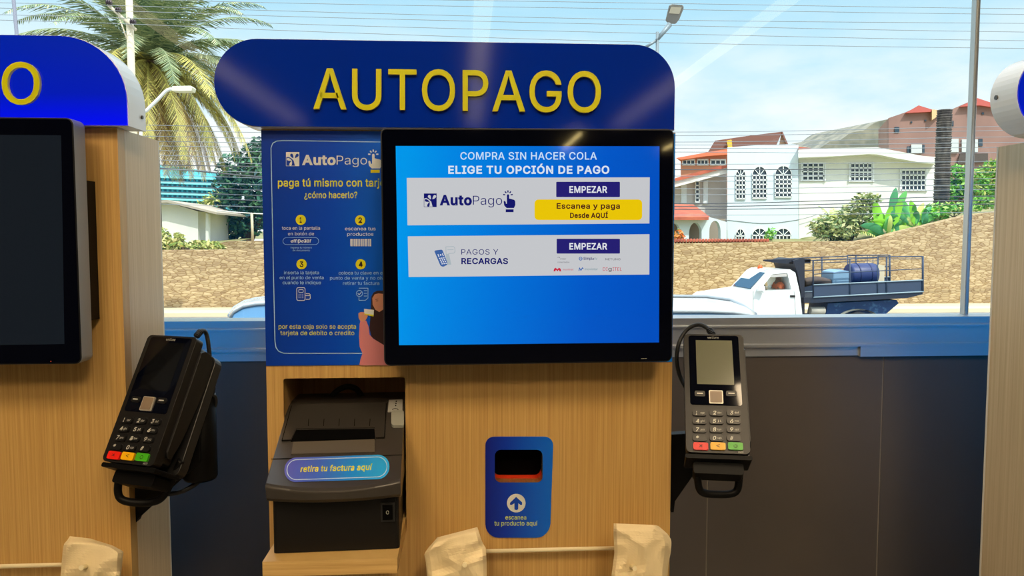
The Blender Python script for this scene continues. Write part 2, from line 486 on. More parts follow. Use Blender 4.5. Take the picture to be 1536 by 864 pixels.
# ------------------------------------------------------------------ lettering: outlines of the characters used on the signs
GLYPHS = """A480;|16,0 201,509 276,509 463,0 395,0 287,302 264,372 239,456 213,371 191,302 85,0|239,456 232,478 245,478|110,142 110,199 370,199 370,142
B456;|60,0 60,509 241,509 289,504 329,491 359,469 381,442 394,410 398,374 395,344 387,320 356,286 315,267 315,262 339,257 363,245 385,227 402,203 414,173 418,136 413,100 400,67 377,39 344,18 301,4 247,0|125,57 245,57 296,63 330,80 349,105 355,137 352,161 342,184 327,203 306,218 279,228 248,231 125,231|125,285 238,285 288,296 308,309 323,326 333,348 336,372 330,403 313,429 283,446 240,452 125,452
C510;|267,-7 205,1 150,25 104,63 70,115 48,179 40,254 48,329 70,393 104,445 150,484 205,508 267,516 340,504 373,490 402,471 427,447 448,418 463,385 473,348 408,348 389,395 357,428 315,449 267,456 223,450 184,432 150,403 125,364 109,314 103,254 109,194 125,145 151,105 184,76 223,59 267,53 315,60 357,81 389,114 408,160 473,160 463,124 448,91 428,62 402,38 373,19 341,5 305,-4
D502;|219,0 96,0 96,57 215,57 272,63 318,81 354,110 379,149 394,198 399,255 394,312 379,361 354,399 320,428 275,446 221,452 93,452 93,509 225,509 294,501 353,478 399,441 433,391 455,329 462,255 455,181 433,119 398,68 351,31 291,8|125,509 125,0 60,0 60,509
E419;|60,0 60,509 372,509 372,452 125,452 125,286 355,286 355,229 125,229 125,57 375,57 375,0
F410;|60,0 60,509 369,509 369,452 125,452 125,278 346,278 346,221 125,221 125,0
G520;|269,-7 205,1 149,25 104,64 69,116 47,179 40,254 47,329 69,393 103,445 149,484 203,508 265,516 304,513 340,504 374,489 403,469 429,445 449,416 465,384 474,349 408,349 387,393 356,427 315,448 265,456 222,450 183,432 150,404 125,364 109,314 103,254 109,194 125,145 151,105 184,76 224,59 269,53 309,57 345,71 374,93 396,123 410,160 415,199 283,199 283,256 478,256 478,200 471,141 451,91 419,50 377,19 326,0
H517;|60,0 60,509 125,509 125,289 392,289 392,509 457,509 457,0 392,0 392,232 125,232 125,0
I300;|31,0 31,57 118,57 118,452 31,452 31,509 269,509 269,452 183,452 183,57 269,57 269,0
J396;|185,-7 124,3 75,33 44,81 33,145 33,173 98,173 98,145 104,104 122,74 149,56 185,50 220,56 248,74 266,104 272,145 272,509 336,509 336,145 326,81 294,33 246,3
L393;|60,0 60,509 125,509 125,57 361,57 361,0
M628;|60,0 60,509 152,509 277,187 287,159 299,123 311,84 315,73 318,83 330,121 342,158 352,187 476,509 568,509 568,0 504,0 504,291 504,327 505,369 506,413 507,436 498,409 482,363 467,322 456,291 342,0 286,0 170,291 159,321 145,361 129,408 120,435 120,416 121,372 122,328 122,291 122,0|120,435 112,457 119,457|507,436 507,457 513,457|315,73 322,49 307,49
N523;|60,0 60,509 136,509 343,183 363,151 388,107 403,76 401,108 399,157 399,195 399,509 463,509 463,0 387,0 202,290 177,331 148,381 120,431 122,384 124,328 125,291 125,0|120,431 108,452 119,454|403,76 414,55 405,54
O533;|267,-7 205,1 150,25 105,63 70,115 48,179 40,254 48,329 70,393 105,445 150,484 205,508 267,516 329,508 384,484 429,445 464,393 486,329 493,254 486,179 464,115 429,63 384,25 329,1|267,53 310,59 349,76 383,105 408,144 425,194 430,254 425,314 408,365 383,404 349,433 310,450 267,456 223,450 184,433 151,404 125,364 109,314 103,254 109,194 125,144 151,105 184,76 223,59
P445;|60,0 60,509 235,509 289,503 332,487 366,462 390,430 404,391 409,348 404,304 390,265 366,233 332,207 289,191 235,186 125,186 125,0|125,186 109,186 109,242 125,242|125,242 233,242 269,246 297,256 318,272 333,294 342,319 344,348 342,376 333,402 318,423 297,439 268,449 232,452 125,452
Q533;|245,159 313,159 369,85 384,65 468,-48 401,-48 346,27 331,46|267,-7 205,1 150,25 105,63 70,115 48,179 40,254 48,329 70,393 105,445 150,484 205,508 267,516 329,508 384,484 429,445 464,393 486,329 493,254 486,179 464,115 429,63 384,25 329,1|267,53 310,59 349,76 383,105 408,144 425,194 430,254 425,314 408,365 383,404 349,433 310,450 267,456 223,450 184,433 151,404 125,364 109,314 103,254 109,194 125,144 151,105 184,76 223,59
R449;|60,0 60,509 236,509 290,504 333,489 367,465 390,433 405,395 409,352 405,309 390,271 367,240 333,217 289,203 236,198 125,198 125,0|125,198 96,198 96,255 125,255|125,255 234,255 269,258 298,267 319,281 334,300 342,324 345,352 342,380 334,405 319,425 298,440 269,449 233,452 125,452|353,0 230,229 303,229 428,0
S447;|224,-9 172,-4 128,9 91,31 64,60 46,96 38,137 104,137 110,110 123,88 142,71 166,59 224,49 257,52 286,60 311,74 329,92 341,114 346,139 342,161 332,179 296,205 245,222 184,239 128,260 86,289 60,326 52,372 58,413 75,448 102,476 138,498 180,511 227,516 275,511 316,498 351,476 377,449 394,415 401,378 337,378 326,412 302,437 267,453 225,459 194,456 167,448 145,435 129,418 118,398 115,376 119,352 131,334 169,308 212,293 264,279 312,264 359,238 395,198 405,171 408,139 403,99 386,64 360,34 323,11 278,-4
T449;|32,452 32,509 417,509 417,452 257,452 257,0 193,0 193,452
U517;|259,-8 203,-2 154,15 114,43 85,80 66,124 60,173 60,509 124,509 124,178 128,144 141,113 160,87 187,68 220,56 259,52 298,56 331,68 357,87 377,113 389,144 393,178 393,509 457,509 457,173 451,124 433,80 403,43 363,15 315,-2
V480;|204,0 16,509 84,509 192,206 215,137 241,52 267,138 290,206 395,509 463,509 278,0|241,52 248,31 235,31
W686;|155,0 16,509 82,509 163,196 175,145 187,94 193,61 200,94 211,145 224,196 306,509 380,509 462,196 474,145 486,94 492,62 499,94 510,145 523,196 603,509 670,509 530,0 455,0 368,323 351,391 343,437 335,395 318,323 230,0|343,437 336,475 350,475|492,62 497,40 488,40|193,61 197,40 189,40
X474;|18,0 200,260 29,509 104,509 178,400 204,361 223,329 238,302 252,329 272,361 298,400 374,509 446,509 276,263 456,0 382,0 292,129 268,165 250,195 237,218 225,196 206,166 182,129 91,0|237,218 230,231 244,231|276,263 259,239 259,287|238,302 243,292 232,292|200,260 217,284 217,236
Y472;|203,0 203,208 16,509 91,509 192,344 222,292 237,260 251,293 280,344 381,509 455,509 268,208 268,0|237,260 250,230 224,230
Z438;|42,0 42,46 273,385 306,431 323,453 285,452 223,452 40,452 40,509 397,509 397,462 169,129 134,81 114,55 152,57 214,57 399,57 399,0|114,55 97,33 90,54|323,453 341,476 348,454
a389;|160,-9 126,-5 94,5 68,22 48,45 35,73 30,108 34,138 43,161 58,179 78,193 125,211 178,220 234,227 265,235 273,243 276,255 276,257 267,297 240,322 196,331 149,322 118,301 100,274 41,291 57,322 79,346 104,364 133,375 194,384 239,379 286,360 306,343 322,320 333,290 337,251 337,0 277,0 277,52 272,52 252,25 215,1|170,45 202,49 228,59 248,74 263,93 272,115 276,138 276,190 259,182 231,176 200,171 175,168 134,159 103,139 95,124 92,105 102,72 130,52
b424;|229,-8 198,-5 172,4 138,31 118,59 112,59 112,0 53,0 53,509 114,509 114,319 118,319 137,346 171,373 197,381 229,384 274,378 313,361 345,332 370,293 385,245 390,189 385,133 370,84 346,45 313,16 274,-2|220,47 253,51 279,66 301,88 316,117 325,151 328,189 325,227 316,261 301,290 280,311 253,325 220,330 188,325 161,312 140,291 125,263 116,229 113,189 116,150 125,115 140,86 162,65 188,51
c396;|207,-8 159,-2 117,16 82,46 56,85 40,133 34,187 40,243 56,291 82,330 117,360 159,378 207,384 260,377 305,356 340,322 362,277 303,262 290,289 270,311 242,325 207,330 173,325 145,310 124,287 108,258 99,224 96,187 99,151 108,117 124,89 145,66 173,51 207,46 243,52 271,66 292,89 304,117 363,102 341,56 306,21 261,-1
d424;|195,-8 151,-2 111,16 79,45 55,84 39,133 34,189 39,245 55,293 79,332 112,361 151,378 196,384 228,381 253,373 287,346 306,319 311,319 311,509 372,509 372,0 313,0 313,59 307,59 287,31 252,4 227,-5|205,47 236,51 263,65 284,86 299,115 309,150 312,189 309,229 300,263 284,291 263,312 237,325 205,330 172,325 145,311 124,290 108,261 99,227 96,189 99,151 109,117 124,88 145,66 172,51
e404;|212,-8 161,-2 117,16 82,46 56,85 40,132 34,187 39,242 55,290 81,329 115,359 157,378 205,384 266,374 294,361 319,341 341,315 357,282 368,242 371,194 371,169 97,169 100,139 110,106 128,80 151,61 179,50 212,46 254,53 285,73 306,105 365,91 353,63 335,39 311,19 283,4 249,-5|97,169 75,169 75,221 97,221 96,211 96,178|97,221 308,221 307,237 298,269 283,294 263,314 237,326 205,330 173,326 146,313 125,294 109,270 99,241|308,221 338,221 310,202
f254;|228,379 228,327 6,327 6,379|81,0 81,432 84,461 96,486 113,505 135,519 187,530 222,527 243,521 227,468 215,472 195,474 171,470 154,460 145,443 142,419 142,0
g425;|207,-151 168,-148 134,-140 82,-110 51,-69 101,-41 122,-66 154,-88 207,-97 249,-92 282,-75 304,-47 311,-6 311,68 306,68 287,41 252,16 227,8 195,5 152,10 113,27 80,53 55,90 39,136 34,191 39,246 55,293 80,332 112,361 152,378 196,384 228,382 253,373 288,346 308,319 313,319 313,379 372,379 372,-9 367,-54 350,-90 324,-117 291,-136 251,-147|205,59 237,63 264,75 285,95 300,121 309,154 312,193 309,231 300,264 285,291 264,312 237,325 205,330 172,325 145,312 124,290 109,262 99,229 96,193 99,155 109,123 124,96 145,76 172,63
h410;|114,227 114,0 53,0 53,509 114,509 114,312 124,332 152,362 187,379 227,384 264,380 295,369 321,349 341,321 353,285 357,240 357,0 296,0 296,235 290,275 273,304 246,323 210,329 184,326 161,317 141,303 126,283 117,257|114,312 114,287 102,287
i167;|53,0 53,379 114,379 114,0|84,443 67,446 54,455 44,468 41,483 44,499 54,512 67,521 84,524 100,521 114,512 123,499 126,483 123,468 114,455 100,446
j167;|53,379 114,379 114,-30 111,-63 102,-90 86,-113 65,-129 37,-139 4,-143 -10,-143 -10,-87 2,-87 25,-83 40,-72 50,-54 53,-29|83,443 67,446 53,455 44,468 41,483 44,499 53,512 67,521 83,524 100,521 114,512 123,499 126,483 123,468 114,455 100,446
l189;|139,-2 101,3 74,20 58,47 53,84 53,509 114,509 114,99 120,62 130,54 146,52 160,53 170,54 181,3 162,-1
m610;|53,0 53,379 112,379 112,306 118,323 132,346 172,376 219,386 257,380 287,361 309,331 317,308 322,321 337,343 381,375 437,386 468,383 497,372 522,354 541,328 553,296 557,255 557,0 496,0 496,254 490,289 473,313 447,326 419,330 395,328 374,320 345,290 335,247 335,0 274,0 274,260 269,288 253,311 229,326 199,330 158,320 140,307 126,289 117,266 114,238 114,0|317,308 321,295 312,295
n410;|114,227 114,0 53,0 53,379 112,379 112,307 124,332 152,362 187,379 227,384 264,380 295,369 321,349 341,321 353,285 357,240 357,0 296,0 296,235 290,275 273,304 246,323 210,329 184,326 161,317 141,303 126,283 117,257|112,307 112,287 102,287
o415;|207,-8 159,-2 117,16 82,46 56,85 40,133 34,187 40,243 56,291 82,330 117,360 159,378 207,384 256,378 299,360 333,330 359,291 376,243 381,187 376,133 359,85 333,46 299,16 256,-2|207,46 242,51 270,66 292,89 307,117 316,151 319,187 316,224 307,258 292,287 270,310 242,325 207,330 173,325 145,310 124,287 108,258 99,224 96,187 99,151 108,117 124,89 145,66 173,51
p424;|53,-143 53,379 112,379 112,319 118,319 137,346 171,373 197,381 229,384 274,378 313,361 345,332 370,293 385,245 390,189 385,133 370,84 346,45 313,16 274,-2 229,-8 198,-5 173,4 138,31 118,59 114,59 114,-143|220,47 253,51 279,66 301,88 316,117 325,151 328,189 325,227 316,261 301,290 280,311 253,325 220,330 188,325 161,312 140,291 125,263 116,229 113,189 116,150 125,115 140,86 162,65 188,51
q424;|372,-143 311,-143 311,59 306,59 287,31 252,4 227,-5 195,-8 151,-2 111,16 79,45 55,84 39,133 34,189 39,245 55,293 79,332 112,361 151,378 196,384 228,381 253,373 287,346 307,319 313,319 313,379 372,379|205,47 236,51 263,65 284,86 299,115 309,150 312,189 309,229 300,263 284,291 263,312 237,325 205,330 172,325 145,311 124,290 108,261 99,227 96,189 99,151 109,117 124,88 145,66 172,51
r259;|53,0 53,379 112,379 112,321 115,321 130,347 152,367 181,380 213,385 229,384 243,384 243,322 230,324 207,326 182,323 159,315 140,301 126,284 117,262 114,237 114,0
s365;|182,-8 145,-5 112,3 84,18 62,38 45,63 36,94 94,107 105,79 124,60 150,49 181,45 217,50 244,62 262,81 268,103 265,121 254,136 237,147 212,155 149,170 104,186 72,208 53,237 47,274 51,305 65,332 87,354 115,370 149,381 187,384 223,381 254,372 279,358 299,339 324,290 268,277 258,298 243,316 219,328 187,333 156,329 131,317 114,299 109,277 112,258 124,243 172,223 229,209 275,194 306,171 325,142 331,107 326,75 312,47 290,24 260,6 223,-5
t227;|204,379 204,327 6,327 6,379|65,471 126,471 126,98 128,76 136,61 150,53 170,50 185,51 202,54 213,2 192,-3 168,-4 125,2 92,21 72,52 65,93
u410;|182,-5 146,-1 115,11 89,31 69,59 57,95 53,139 53,379 114,379 114,144 119,105 137,75 164,56 200,50 226,53 249,62 268,77 283,97 293,122 296,153 296,379 357,379 357,0 298,0 298,73 286,47 257,17 222,0|298,73 298,92 307,92
v389;|163,0 17,379 84,379 165,155 187,87 195,59 203,87 224,155 305,379 371,379 226,0|195,59 206,21 184,21
x379;|21,0 155,195 29,379 100,379 147,306 179,253 191,233 202,253 233,306 282,379 352,379 224,192 358,0 287,0 231,85 200,136 189,155 178,136 148,85 91,0|189,155 173,182 205,182|224,192 209,169 209,214|191,233 207,206 175,206|155,195 171,218 171,171
y389;|47,-139 61,-86 71,-87 104,-89 130,-74 151,-36 163,-1 17,379 84,379 165,155 187,87 195,60 202,87 224,155 305,379 371,379 204,-58 177,-107 139,-136 91,-145 65,-143|195,60 206,21 184,21
z380;|42,0 42,46 254,320 254,323 48,323 48,379 333,379 333,331 126,60 126,56 339,56 339,0
0453;|227,-7 174,1 130,24 95,62 69,113 53,178 48,254 53,330 69,395 95,447 130,484 174,508 227,516 279,508 323,484 358,447 384,395 400,330 405,254 400,178 384,113 359,62 323,24 279,1|227,50 261,56 290,74 313,103 330,144 340,194 344,254 340,314 330,365 313,405 290,435 261,453 227,460 192,453 163,435 140,405 123,365 113,314 109,254 113,194 123,144 140,103 163,74 192,56
1453;|76,0 76,55 391,55 391,0|276,509 276,0 212,0 212,448 209,448 86,358 86,427 198,509
2453;|64,0 64,47 234,229 282,282 311,327 320,371 317,397 308,419 293,436 273,449 224,460 196,457 172,447 153,433 139,413 130,390 127,362 66,362 71,405 86,442 111,473 143,496 182,511 225,516 268,511 306,497 337,474 361,445 376,411 381,372 371,318 336,259 267,180 153,60 153,57 389,57 389,0
3453;|218,-7 173,-3 133,10 98,30 70,57 52,91 44,132 109,132 115,107 126,87 144,71 165,59 219,50 275,61 297,74 315,93 325,116 329,145 326,172 316,196 299,217 275,234 242,244 201,248 157,248 157,299 288,448 288,452 70,452 70,509 372,509 372,461 221,289 264,288 308,276 344,253 371,222 387,186 393,145 387,103 370,66 344,36 309,12 266,-2|221,289 211,278 211,289
4453;|40,105 40,158 247,509 311,509 109,166 109,163 413,163 413,105|282,0 282,121 282,146 282,318 343,318 343,0
5453;|221,-7 178,-2 140,11 108,32 83,60 66,93 60,130 122,130 127,108 138,89 173,60 221,50 250,53 276,64 298,82 314,104 324,131 328,162 324,193 314,221 297,244 275,262 248,273 218,277 167,268 128,246 67,253 96,509 366,509 366,452 151,452 134,301 136,301 178,325 229,334 263,330 294,321 321,306 345,285 364,260 379,231 388,199 391,163 385,117 369,76 343,41 309,15 268,-1
6453;|226,-7 182,-1 142,15 109,40 84,74 69,115 64,162 68,199 80,239 137,340 252,509 322,509 173,293 196,307 235,314 278,309 316,295 346,271 370,240 384,201 389,157 384,112 368,73 343,39 310,14 271,-2|173,293 151,261 145,261 165,288|226,48 254,52 279,63 299,79 314,101 324,128 327,157 324,187 314,213 299,235 279,251 254,262 226,265 198,262 174,252 153,235 138,214 128,188 125,158 128,128 138,102 153,79 174,63 198,52
7453;|97,0 323,448 323,452 62,452 62,509 391,509 391,449 165,0
8453;|226,-7 178,-2 136,11 101,33 74,62 57,96 52,135 55,166 65,195 81,220 101,241 125,256 153,265 153,267 119,282 93,308 76,342 70,380 75,417 90,450 114,477 146,498 184,511 226,516 269,511 306,498 337,477 361,450 377,417 382,380 376,342 359,308 333,282 300,267 300,265 327,256 351,241 372,220 387,195 397,166 401,135 395,96 378,62 352,33 317,11 275,-2|226,49 258,52 285,60 307,74 323,91 333,113 337,139 333,165 322,189 305,208 283,223 256,232 226,235 196,232 169,223 147,208 130,189 119,165 115,139 119,113 129,91 145,74 167,60 195,52|226,290 274,300 293,313 307,330 316,351 319,376 316,399 308,420 294,437 275,449 226,460 177,449 159,437 145,420 136,399 133,376 136,351 145,330 159,313 178,300
9453;|226,516 271,510 310,494 343,468 368,434 384,393 389,347 385,309 373,270 315,168 200,0 130,0 279,216 257,202 218,195 175,199 137,214 106,237 83,269 68,307 64,352 69,397 85,436 110,469 143,494 182,510|279,216 301,248 307,248 287,221|226,460 199,457 174,446 154,429 138,407 129,381 125,352 129,322 138,295 154,274 174,257 199,247 226,243 254,247 279,257 299,273 314,295 324,321 327,350 324,381 314,407 299,429 279,446 254,457
¿358;|226,228 226,220 217,150 206,128 191,110 150,81 112,46 101,23 97,-4 100,-26 108,-45 138,-72 181,-82 221,-73 253,-46 263,-25 267,1 331,1 325,-39 309,-73 286,-100 256,-120 220,-132 181,-136 140,-132 104,-119 75,-98 53,-72 39,-39 34,-2 39,36 53,68 74,96 104,118 140,144 159,174 165,221 165,228|195,384 212,381 227,371 237,356 240,339 237,321 227,306 212,296 195,293 177,296 163,306 153,321 149,339 153,356 163,371 177,381
?358;|132,152 132,159 141,230 153,252 168,269 209,298 247,334 258,357 262,384 259,406 250,425 220,452 178,462 137,453 106,425 96,404 92,378 27,378 33,418 49,452 73,479 103,499 138,511 178,516 219,511 255,498 284,478 306,451 319,418 324,382 319,344 306,311 284,284 254,261 219,235 200,205 194,158 194,152|164,-4 146,-1 131,9 121,24 118,41 121,58 131,73 146,83 164,86 181,83 196,73 206,58 209,41 206,24 196,9 181,-1
ú410;|182,-5 146,-1 115,11 89,31 69,59 57,95 53,139 53,379 114,379 114,144 119,105 137,75 164,56 200,50 226,53 249,62 268,77 283,97 293,122 296,153 296,379 357,379 357,0 298,0 298,73 286,47 257,17 222,0|298,73 298,92 307,92|178,429 226,529 294,529 228,429
ó415;|207,-8 159,-2 117,16 82,46 56,85 40,133 34,187 40,243 56,291 82,330 117,360 159,378 207,384 256,378 299,360 333,330 359,291 376,243 381,187 376,133 359,85 333,46 299,16 256,-2|207,46 242,51 270,66 292,89 307,117 316,151 319,187 316,224 307,258 292,287 270,310 242,325 207,330 173,325 145,310 124,287 108,258 99,224 96,187 99,151 108,117 124,89 145,66 173,51|181,429 228,529 297,529 231,429
í167;|53,0 53,379 114,379 114,0|57,429 104,529 173,529 107,429
Ó533;|267,-7 205,1 150,25 105,63 70,115 48,179 40,254 48,329 70,393 105,445 150,484 205,508 267,516 329,508 384,484 429,445 464,393 486,329 493,254 486,179 464,115 429,63 384,25 329,1|267,53 310,59 349,76 383,105 408,144 425,194 430,254 425,314 408,365 383,404 349,433 310,450 267,456 223,450 184,433 151,404 125,364 109,314 103,254 109,194 125,144 151,105 184,76 223,59|240,558 288,659 356,659 290,558
Í300;|31,0 31,57 118,57 118,452 31,452 31,509 269,509 269,452 183,452 183,57 269,57 269,0|124,558 171,659 240,659 174,558
é404;|212,-8 161,-2 117,16 82,46 56,85 40,132 34,187 39,242 55,290 81,329 115,359 157,378 205,384 266,374 294,361 319,341 341,315 357,282 368,242 371,194 371,169 97,169 100,139 110,106 128,80 151,61 179,50 212,46 254,53 285,73 306,105 365,91 353,63 335,39 311,19 283,4 249,-5|97,169 75,169 75,221 97,221 96,211 96,178|97,221 308,221 307,237 298,269 283,294 263,314 237,326 205,330 173,326 146,313 125,294 109,270 99,241|308,221 338,221 310,202|177,429 225,529 293,529 227,429
#440;|242,0 326,509 377,509 294,0|10,140 19,192 400,192 391,140|64,0 147,509 198,509 115,0|40,316 49,368 429,368 421,316
*453;|201,223 206,331 114,272 89,315 186,365 89,415 114,459 206,400 201,509 250,509 246,400 337,459 362,415 266,365 362,315 337,272 246,331 250,223
<453;|65,178 65,220 388,383 388,316 144,201 144,197 388,81 388,15
>453;|387,178 65,15 65,81 308,197 308,201 65,316 65,383 387,220
×453;|348,38 67,320 106,360 387,78|106,38 67,78 348,360 387,320"""
FONT = {}
for _ln in GLYPHS.split('\n'):
    _ch = _ln[0]
    _i = 1
    _head, *_rest = _ln[1:].split('|')
    FONT[_ch] = (int(_head[:-1]), [[tuple(int(v) for v in q.split(',')) for q in l.split(' ')] for l in _rest])


def grow(loop, d):
    """offset a closed outline sideways, so that strokes get bolder (d > 0) or lighter"""
    n = len(loop)
    out = []
    for i in range(n):
        p, a, b = Vector(loop[i]), Vector(loop[i - 1]), Vector(loop[(i + 1) % n])
        e1, e2 = (p - a).normalized(), (b - p).normalized()
        n1, n2 = Vector((-e1.y, e1.x)), Vector((-e2.y, e2.x))
        m = n1 + n2
        m = m / max(m.length_squared / 2, 0.5) if m.length > 0.2 else n1
        q = p + m * d
        out.append((q.x, q.y))
    return out


def glyph_loops(text, bold=0.0, track=0, slant=0.0):
    """list of (loops) per character and the total width, in font units (capital height 509)"""
    x = 0
    res = []
    for ch in text:
        if ch == ' ':
            x += 200 + track
            continue
        adv, loops = FONT[ch]
        L = []
        for l in loops:
            g = grow(l, bold) if bold else l
            L.append([(px + x + py * slant, py) for px, py in g])
        area = [abs(sum(l[i - 1][0] * l[i][1] - l[i][0] * l[i - 1][1] for i in range(len(l)))) for l in L]
        L = [l for _, l in sorted(zip(area, L), key=lambda t: -t[0])]
        res.append(L)
        x += adv + track + bold * 1.2
    xs = [p[0] for L in res for l in L for p in l]
    return res, min(xs), max(xs)


def inside(p, poly):
    c = False
    for i in range(len(poly)):
        a, b = poly[i - 1], poly[i]
        if (a[1] > p[1]) != (b[1] > p[1]) and p[0] < (b[0] - a[0]) * (p[1] - a[1]) / (b[1] - a[1]) + a[0]:
            c = not c
    return c


def split_glyph(L):
    """group a character's outlines into pieces: each piece an outer outline with its holes"""
    sa = lambda l: sum(l[i - 1][0] * l[i][1] - l[i][0] * l[i - 1][1] for i in range(len(l)))
    sign = sa(L[0]) > 0
    pieces = [[l] for l in L if (sa(l) > 0) == sign]
    for l in L:
        if (sa(l) > 0) != sign:
            for pc in pieces:
                if inside(l[0], pc[0]):
                    pc.append(l)
                    break
    return pieces


class Print:
    """flat artwork on a plane: everything is given in photograph pixels and laid on the plane by fmap(px, py, lift)"""

    def __init__(self, fmap, step=0.00015):
        self.bm = newbm()
        self.f = fmap
        self.step = step

    def poly(self, pts, mi, layer=1, holes=()):
        plate(self.bm, [pts] + list(holes), lambda p: self.f(p[0], p[1], layer * self.step), None, mi)

    def line(self, pts, w, mi, layer=2, closed=False):
        n = len(pts)
        rng = range(n if closed else n - 1)
        for i in rng:
            a, b = Vector(pts[i]), Vector(pts[(i + 1) % n])
            d = (b - a)
            if d.length < 1e-6:
                continue
            t = d.normalized() * w * 0.25
            s = Vector((-d.y, d.x)).normalized() * w * 0.5
            self.poly([tuple(a - t + s), tuple(b + t + s), tuple(b + t - s), tuple(a - t - s)], mi, layer)

    def text(self, s, x0, base, x1, cap, mi, layer=3, bold=0.0, track=0, slant=0.0, drop=0.0):
        """s from x0 to x1 on the baseline, capitals cap pixels high; drop = pixels the line sinks per pixel to the right"""
        res, a, b = glyph_loops(s, bold, track, slant)
        kx = (x1 - x0) / (b - a)
        ky = cap / 509.0
        for L in res:
            for pc in split_glyph(L):
                loops = [[(x0 + (p[0] - a) * kx, base - p[1] * ky + (p[0] - a) * kx * drop) for p in l] for l in pc]
                self.poly(loops[0], mi, layer, loops[1:])

# ------------------------------------------------------------------ shared materials
M_wood = wood_mat('oak laminate', (190, 152, 88), (168, 128, 68), (208, 172, 108), (430.0, 40.0, 3.5))
M_wood_h = wood_mat('oak laminate lengthwise', (200, 164, 100), (182, 144, 82), (214, 180, 118), (6.0, 6.0, 220.0))
M_wood_side = wood_mat('oak laminate with painted window light', (206, 182, 142), (192, 166, 124), (218, 196, 158), (40.0, 260.0, 3.0))  # side panels coloured paler and greyer to stand in for window light
M_edge = mat('pale edge band', (222, 216, 200), rough=0.5)
M_black = mat('black plastic', (22, 22, 23), rough=0.42)
M_black2 = mat('satin black plastic', (32, 32, 33), rough=0.35)
M_dark = mat('dark recess', (5, 5, 5), rough=0.9, spec=0.05)
M_glossblack = mat('black glass', (3, 5, 18), rough=0.04, spec=0.5)
M_white = mat('white painted metal', (228, 232, 228), rough=0.35)
M_alu = mat('satin aluminium', (206, 210, 214), rough=0.3, metal=0.75)
M_backblue = mat('blue backing film', (0, 165, 250), rough=0.35)
M_rubber = mat('black cable', (26, 27, 30), rough=0.5)
M_greyplastic = mat('grey plastic', (150, 152, 142), rough=0.4)

PF = 0.93          # cabinet front plane
PB = 1.053         # cabinet back plane
SF = 0.915         # header sign front plane
SB = 0.965
MF = 0.88          # monitor glass plane
YW = 1.30          # window wall, room side
ZTOP = P(500, 192, SF).z
ROOMX = (-4.6, 5.2)
ROOMY = -12.8
ZC = 2.95

# ------------------------------------------------------------------ the room
bm = newbm()
box(bm, (ROOMX[0], ROOMY, -0.1), (ROOMX[1], YW, 0.0))
struct('floor', bm, mat('floor tiles', (150, 146, 138), rough=0.25, var=(3.0, (132, 128, 120), (1, 1, 1), 0.4, 0.7)))
bm = newbm()
box(bm, (ROOMX[0], ROOMY, ZC), (ROOMX[1], YW + 0.3, ZC + 0.2))
struct('ceiling', bm, mat('ceiling paint', (128, 124, 118), rough=0.8))
M_wallp = mat('shop wall paint', (96, 92, 88), rough=0.7)
for nm, lo, hi in (('wall_back', (ROOMX[0], ROOMY - 0.15, -0.1), (ROOMX[1], ROOMY, ZC)),
                   ('wall_left', (ROOMX[0] - 0.15, ROOMY - 0.15, -0.3), (ROOMX[0], YW + 0.3, ZC + 0.2)),
                   ('wall_right', (ROOMX[1], ROOMY - 0.15, -0.3), (ROOMX[1] + 0.15, YW + 0.3, ZC + 0.2))):
    bm = newbm()
    box(bm, lo, hi)
    struct(nm, bm, M_wallp)

# aluminium window frame: a stepped profile running the whole wall
Z = lambda py, Y=YW: P(1250, py, Y).z          # heights read off the frame's front
prof = [(YW + 0.02, Z(533.0)), (YW - 0.004, Z(533.0)), (YW - 0.004, Z(519.5)), (YW - 0.012, Z(518.5)), (YW - 0.012, Z(515.2)), (YW + 0.0, Z(514.5)),
        (YW + 0.0, Z(490.5)), (YW - 0.005, Z(490)), (YW - 0.005, Z(487.5)), (YW + 0.006, Z(486.5)), (YW + 0.006, Z(476.5)),
        (YW + 0.06, Z(476.5)), (YW + 0.06, Z(533.0))]
bm = newbm()
plate(bm, [prof], lambda p: Vector((ROOMX[0], p[0], p[1])), lambda p: Vector((ROOMX[1], p[0], p[1])), 0)
struct('trim_1', bm, M_alu)
x = P(1290, 525, YW - 0.008).x
bm = newbm()
box(bm, (x, YW - 0.010, Z(534.0)), (ROOMX[1], YW - 0.003, Z(517.4)))
struct('trim_2', bm, M_alu)

# cladding below the window, in tall dark slabs with thin pale joints
M_clad = mat('dark stone cladding', (92, 84, 76), rough=0.34, spec=0.55, var=(2.2, (74, 68, 62), (1, 1, 1), 0.35, 0.7))
M_joint = mat('cladding joint', (128, 120, 108), rough=0.6)
xs = [P(1320, 700, YW).x]
step = P(1320, 700, YW).x - P(1061, 760, YW).x
while xs[0] > ROOMX[0] + step:
    xs.insert(0, xs[0] - step)
while xs[-1] < ROOMX[1] - step:
    xs.append(xs[-1] + step)
bm = newbm()
zt = Z(533)
edges = [ROOMX[0]] + xs + [ROOMX[1]]
for a, b in zip(edges[:-1], edges[1:]):
    box(bm, (a + 0.0013, YW, -0.1), (b - 0.0013, YW + 0.14, zt), 0)
for a in xs:
    box(bm, (a - 0.0013, YW + 0.0012, -0.1), (a + 0.0013, YW + 0.14, zt), 1)
struct('wall_front', bm, [M_clad, M_joint])

